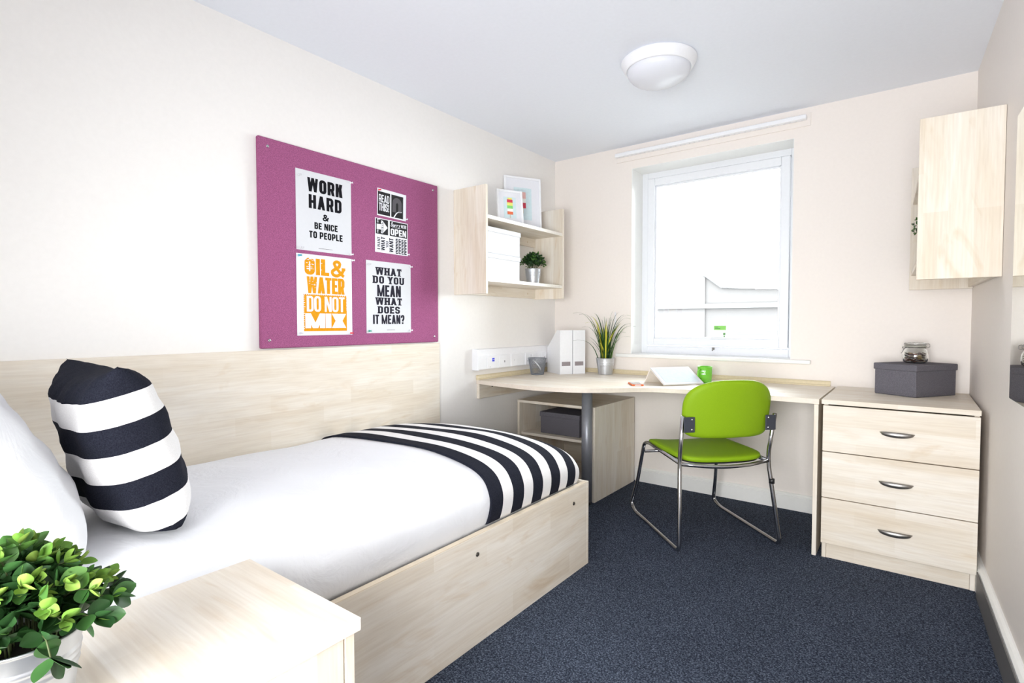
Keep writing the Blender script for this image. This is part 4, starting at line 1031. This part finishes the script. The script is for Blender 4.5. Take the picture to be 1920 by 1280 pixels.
for k in range(86):
    if k < len(special):
        (lx, ly), hh, mat = special[k]; tip = ex*lx+ey*ly*.5; droop = 1
    else:
        an = rg.uniform(0, 6.283); rr = .135*rg.random()**.7; tip = Vector((rr*math.cos(an), rr*math.sin(an)*.75, 0)); hh = rg.uniform(.22, .43)*(1-.6*rr); droop = .5
        mat = GD if rg.random() < .62 else (GM if rg.random() < .85 else GY)
        if k in (26, 27, 28, 29): mat = GY
    b0 = Vector((tip.x*.16+rg.uniform(-.02, .02), tip.y*.16+rg.uniform(-.02, .02), .09)); tp = Vector((tip.x, tip.y, hh)); md = Vector((tip.x*.28, tip.y*.28, hh*(.80 if droop == .5 else .95)))
    if k < len(special) and abs(lx) > .14: md.z = hh*1.12; md.x, md.y = tip.x*.35, tip.y*.35
    tp.y = min(tp.y, .085)
    m = MB(); vs = []; n_ = 9
    side = (tp-b0).cross(Vector((0, 0, 1))); side = side.normalized() if side.length > 1e-4 else Vector((1, 0, 0))
    side = (Matrix.Rotation(rg.uniform(-.9, .9), 3, 'Z') @ side)
    for i in range(n_):
        t_ = i/(n_-1); p = (1-t_)**2*b0+2*t_*(1-t_)*md+t_*t_*tp; w_ = .0047*(1-t_**2.5)+.0005
        vs += [p-side*w_, p+Vector((0, 0, -.0008))+side.cross(Vector((0, 0, 1)))*.001, p+side*w_]
    m.add(vs, [[i*3+a, i*3+a+1, (i+1)*3+a+1, (i+1)*3+a] for i in range(n_-1) for a in (0, 1)], True)
    m.build('blade', mat, gp, world=False)

# ---------------------------------------------------------------- desk things
# mesh pencil bucket
pb = thing('mesh_bucket', 'small grey wire mesh bucket with a swing handle on the desk', 'bucket', (.120, -.425, DZ+.0003))
MESH, nt, b = new_mat('wire_mesh')
tc = node(nt, 'ShaderNodeTexCoord'); mp = node(nt, 'ShaderNodeMapping'); mp.inputs['Scale'].default_value = (1, 1, 1); nt.links.new(tc.outputs['UV'], mp.inputs[0])
b.inputs['Base Color'].default_value = (.27, .29, .33, 1); b.inputs['Metallic'].default_value = .5; b.inputs['Roughness'].default_value = .4
wm = MB(); NB = 44
R1_, R0_, hB = .064, .046, .118
for k in range(NB):
    for s in (1, -1):
        pth = []
        for j in range(7):
            f = j/6; a = 2*math.pi*k/NB+s*f*.9; r_ = R0_+(R1_-R0_)*f; pth.append((r_*math.cos(a), r_*math.sin(a), .004+f*(hB-.006)))
        wm.tube(pth, .0011, 3, cap=False)
props(wm.build('wire_mesh', MESH, pb, world=False), kind='stuff')
rm_ = MB().tube([(R1_*math.cos(a), R1_*math.sin(a), hB) for a in np.linspace(0, 2*math.pi, 33).tolist()[:-1]], .003, 6, closed=True); rm_.build('rim', MESH, pb, world=False)
MB().lathe([(0, .0005), (R0_, .0005), (R0_+.001, .006), (R0_-.001, .006), (0, .003)], (0, 0, 0), 32).build('bottom_band', MESH, pb, world=False)
hp = []
for a in np.linspace(0, math.pi, 13).tolist():
    hp.append(ex*(-(.066)*math.cos(a)*.0)+Vector((0, 0, 0)))
dirh = (ex*.75-ey*.66)
hpts = [ex*(-.064*.5)+ey*(-.064*.86)*1+Vector((0, 0, hB-.010)), ex*(-.010)-ey*.075+Vector((0, 0, hB-.03)), ex*(.012)-ey*.074+Vector((0, 0, hB-.055)), ex*.022-ey*.066+Vector((0, 0, hB-.078))]
MB().tube([p for p in hpts], .0048, 6, fillet=.01).build('handle', plain('bright_handle', (.6, .62, .66), .3, .5), pb, world=False)

def magazine_file(label, corner, ang):
    """corner = front-left of the spine, ang = plan direction of the spine"""
    d = Vector((math.cos(ang), math.sin(ang), 0)); bk = Vector((-math.sin(ang), math.cos(ang), 0))
    t = thing('magazine_file', label, 'magazine file', (corner[0], corner[1], DZ+.0004), ang)
    W_, D_, H_ = .098, .225, .318; w_ = .003     # local: x = width, y = depth
    prof = [(0, 0), (D_, 0), (D_, .185), (.055, H_), (0, H_)]
    for x in (0, W_-w_):
        m = MB(); m.prism(prof, x, x+w_, Matrix(((0, 0, 1, 0), (1, 0, 0, 0), (0, 1, 0, 0), (0, 0, 0, 1)))); m.build('side_wall', WCARD, t, world=False)
    sp_ = MB().box(w_, W_-w_, .0, w_, 0, .060, 0).box(w_, W_-w_, 0, w_, .090, H_, 0).box(w_, .014, 0, w_, .060, .090, 0).box(W_-.014, W_-w_, 0, w_, .060, .090, 0)
    sp_.build('spine', WCARD, t, world=False)
    box('slot_backing', plain('slot_shadow_card', (.30, .26, .27), .8), t, .010, W_-.010, w_+.0005, w_+.002, .055, .095, bev=0, world=False)
    box('back_wall', WCARD, t, w_, W_-w_, D_-w_, D_, 0, .185, world=False); box('base', WCARD, t, w_, W_-w_, w_, D_-w_, 0, .003, world=False)
    return t
an = R(57)
magazine_file('white magazine file on the desk, left of the pair, slanted side showing', (.252, -.328), an)
magazine_file('white magazine file on the desk, right of the pair, nearest the grass plant', (.252+.104*math.cos(an), -.328+.104*math.sin(an)), an)

# phone
ph = thing('mobile_phone', 'small phone in an orange case lying flat on the desk', 'phone', (.955, -.603, DZ+.0003), R(-54))
OR2 = plain('orange_rubber', (.80, .17, .04), .45)
MB().box(-.066, .066, -.034, .034, 0, .009, .004).build('case', OR2, ph, world=False)
box('screen', plain('phone_glass', (.35, .36, .38), .12), ph, -.060, .060, -.029, .029, .0092, .0100, world=False)
box('charging_end', WPLAS, ph, .0655, .0672, -.018, .018, .003, .007, world=False)

# tablet leaning on its folded cover
ta = math.atan2(.216, .157)
tb = thing('tablet', 'white tablet propped at a slant on its folded cover', 'tablet', (1.118, -.572, DZ+.0004), ta)
LT, HT, tl = .272, .178, R(29)       # local x = long edge, y = depth
def tp_(x, y, z):       # tablet plane -> local
    return (x, y*math.cos(tl)-z*math.sin(tl), y*math.sin(tl)+z*math.cos(tl))
def tbox(name, mat, x0, x1, y0, y1, z0, z1, bev=.001):
    m = MB().box(x0, x1, y0, y1, z0, z1, bev); m.v = [tp_(*v) for v in m.v]; m.v = [(a, b_, c+.0045) for a, b_, c in m.v]; return m.build(name, mat, tb, world=False)
tbox('tablet_body', BOXW, 0, LT, 0, HT, 0, .008, .003)
tbox('screen', plain('screen_pale_blue', (.66, .74, .80), .15), .020, LT-.020, .014, HT-.014, .0082, .0088, 0)
tbox('back_cover', plain('cream_cover', (.82, .77, .70), .7), .0, LT, .002, HT, -.0035, -.0003, .001)
yt, zt = HT*math.cos(tl), HT*math.sin(tl)
m = MB().prism([(yt-.006, zt-.004), (yt+.002, zt+.001), (yt+.062, 0.0004), (yt+.054, .0004)], .0, LT, Matrix(((0, 0, 1, 0), (1, 0, 0, 0), (0, 1, 0, 0), (0, 0, 0, 1))))
m.build('cover_prop', plain('cream_cover', (.82, .77, .70), .7), tb, world=False)

# mug
mg = thing('mug', 'bright green mug on the desk behind the tablet', 'mug', (1.250, -.240, DZ+.0003))
MUG = plain('green_glaze', (.16, .52, .04), .25, var=.02)
MB().lathe([(0, .0005), (.036, .0005), (.040, .004), (.0435, .100), (.042, .1015), (.0405, .100), (.0375, .006), (0, .005)], (0, 0, 0), 40).build('cup', MUG, mg, world=False)
hd_ = -ex*.80-ey*.55; hd_.normalize()
MB().tube([hd_*.040+Vector((0, 0, .082)), hd_*.068+Vector((0, 0, .080)), hd_*.068+Vector((0, 0, .034)), hd_*.038+Vector((0, 0, .028))], .0052, 8, fillet=.02).build('handle', MUG, mg, world=False)
wmk = MB()
for k, z in enumerate((.070, .052)):
    for a in (-.22, -.02, .16):
        th_ = math.atan2((-ex*.75-ey*.66).y, (-ex*.75-ey*.66).x)+.35+a; c = Vector((math.cos(th_), math.sin(th_), 0))
        tn = Vector((-c.y, c.x, 0)); r_ = .0424; q = c*(r_+.0004)
        wmk.add([q-tn*.0028+Vector((0, 0, z)), q+tn*.0028+Vector((0, 0, z)), q+tn*.0022+Vector((0, 0, z+.009)), q-tn*.0022+Vector((0, 0, z+.009))], [[0, 1, 2, 3]])
wmk.build('white_mark', WPLAS, mg, world=False)

# ---------------------------------------------------------------- chair
cr_ = thing('office_chair', 'lime green padded chair with a chrome sled frame at the desk', 'chair', (1.322, -.596, 0), R(45.8))
for s in (-1, 1):
    pth = [(s*.248, -.322, .676), (s*.242, -.285, .475), (s*.244, -.285, .43), (s*.272, -.345, .012), (s*.272, .225, .012), (s*.268, .295, .035), (s*.252, .245, .18), (s*.232, .190, .430), (s*.222, .150, .440), (s*.236, -.280, .428)]
    MB().tube(pth[:2]+[(s*.243, -.284, .41)]+pth[3:], .0105, 10, fillet=.035).build('side_frame', CHROME, cr_, world=False)
MB().tube([(-.238, -.286, .428), (-.12, -.318, .419), (0, -.330, .416), (.12, -.318, .419), (.238, -.286, .428)], .0095, 10, fillet=.05).build('rear_crossbar', CHROME, cr_, world=False)
MB().tube([(-.236, .170, .385), (.236, .170, .385)], .0085, 8).build('front_crossbar', CHROME, cr_, world=False)
MB().lathe([(.0135, -.012), (.0135, .012)], (0, 0, 0), 12, close=True).build('link_clip', DKPL, cr_, world=False)
o = [c for c in cr_.children if c.name.startswith('link_clip')][0]; o.location = (.2515, -.3005, .325)
# seat: thin pad with rounded front roll
def pad(W0, W1, y0, y1, z, T, curve, n=20):
    """outline: superellipse between widths; returns MB with top dome"""
    m = MB(); rings = []
    def outl(k):
        pts = []
        for i in range(56):
            a = 2*math.pi*i/56; c_, s_ = math.cos(a), math.sin(a); e = 2/5.6
            u = math.copysign(abs(c_)**e, c_)*k; v = math.copysign(abs(s_)**e, s_)*k
            wv = (W0+W1)/2+(W1-W0)/2*v; pts.append((u*wv/2, (y0+y1)/2+v*(y1-y0)/2, u, v))
        return pts
    lay_ = [(.955, -T*.5), (.985, -T*.38), (1.0, -.0), (.99, T*.30), (.96, T*.44), (.85, T*.52), (.6, T*.52), (.3, T*.50), (.02, T*.5)]
    vs = []; fs = []
    for k, dz in lay_:
        for (x, y, u, v) in outl(k): vs.append((x, y, z+dz+curve(x, y)))
    for j in range(len(lay_)-1):
        for i in range(56): fs.append([j*56+i, j*56+(i+1) % 56, (j+1)*56+(i+1) % 56, (j+1)*56+i])
    fs.append([(len(lay_)-1)*56+i for i in range(56)]); fs.append(list(range(56))[::-1])
    return m.add(vs, fs, True)
seat_curve = lambda x, y: -.012*(1-(x/.24)**2)*(1 if y < .1 else 1)-.020*max(0, (y-.10)/.1)**2+.004
ps = pad(.462, .452, -.305, .225, .452, .028, seat_curve); ps.build('seat', GREEN, cr_, world=False)
pan = pad(.440, .440, -.295, .215, .434, .010, seat_curve); pan.build('seat_pan', DKPL, cr_, world=False)
# backrest: wide rounded pad curved around the sitter
m = MB(); N1 = 64; vs = []; fs = []
def back_outline(k):
    P = []
    for i in range(N1):
        a = 2*math.pi*i/N1; c_, s_ = math.cos(a), math.sin(a); e = 2/(2.7 if s_ > 0 else 6.5)
        u = math.copysign(abs(c_)**e, c_); v = math.copysign(abs(s_)**e, s_)
        wv = .236-(.006 if v < 0 else .0)*(v*v); P.append((u*wv*k, .708+v*.148*(1-(1-k)*1.6 if k > .9 else k)))
    return P
def bcurve(x, z): return -.325+.055*(x/.235)**2-.16*(z-.56)+.0
lay_ = [(.30, -.019), (.6, -.019), (.85, -.0185), (.95, -.016), (.99, -.009), (1.0, 0), (.99, .010), (.95, .0175), (.85, .021), (.6, .023), (.30, .023)]
for k, dy in lay_:
    for (x, z) in back_outline(k): vs.append((x, bcurve(x, z)+dy, z+.0))
for j in range(len(lay_)-1):
    for i in range(N1): fs.append([j*N1+i, j*N1+(i+1) % N1, (j+1)*N1+(i+1) % N1, (j+1)*N1+i])
fs += [list(range(N1))[::-1], [(len(lay_)-1)*N1+i for i in range(N1)]]
m.add(vs, fs, True).build('backrest', GREEN, cr_, world=False)
for s in (-1, 1):
    mm = MB().box(min(s*.190, s*.246), max(s*.190, s*.246), -.3345, -.3295, .596, .672, .002)
    pl_ = mm.build('bracket_plate', PLATE, cr_, world=False)
    for z in (.609, .659):
        q = MB().lathe([(0, .004), (.004, .003), (.006, 0)], (0, 0, 0), 10).build('rivet', CHROME, pl_, world=False); q.rotation_euler = (R(90), 0, 0); q.location = (s*.205, -.3345, z)

# ---------------------------------------------------------------- bedside cabinet in the foreground
ns = thing('bedside_cabinet', 'pale maple bedside cabinet beside the bed, nearest the camera', 'bedside cabinet', (1.28, -3.27, 0))
NX0, NX1, NY0, NY1, NZ = 1.087, 1.490, -3.56, -2.995, .600
box('top_panel', WX, ns, NX0, NX1, NY0, NY1, NZ-.024, NZ)
box('side_panel', WZ, ns, NX0+.004, NX1-.012, NY1-.026, NY1-.006, 0, NZ-.0245); box('side_panel', WZ, ns, NX0+.004, NX1-.012, NY0+.006, NY0+.026, 0, NZ-.0245)
box('back_panel', WZ, ns, NX0+.004, NX0+.012, NY0+.0265, NY1-.0265, 0, NZ-.0245)
d = box('drawer', WZ, ns, NX1-.032, NX1-.013, NY0+.0285, NY1-.0285, .33, NZ-.027)
box('door', WZ, ns, NX1-.032, NX1-.013, NY0+.0285, NY1-.0285, .07, .327); box('plinth', WX, ns, NX1-.05, NX1-.034, NY0+.0265, NY1-.0265, 0, .067)
MB().tube([(NX1-.013, -3.33, .47), (NX1+.008, -3.32, .47), (NX1+.008, -3.22, .47), (NX1-.013, -3.21, .47)], .004, 8, fillet=.012).build('handle', STEEL, d)
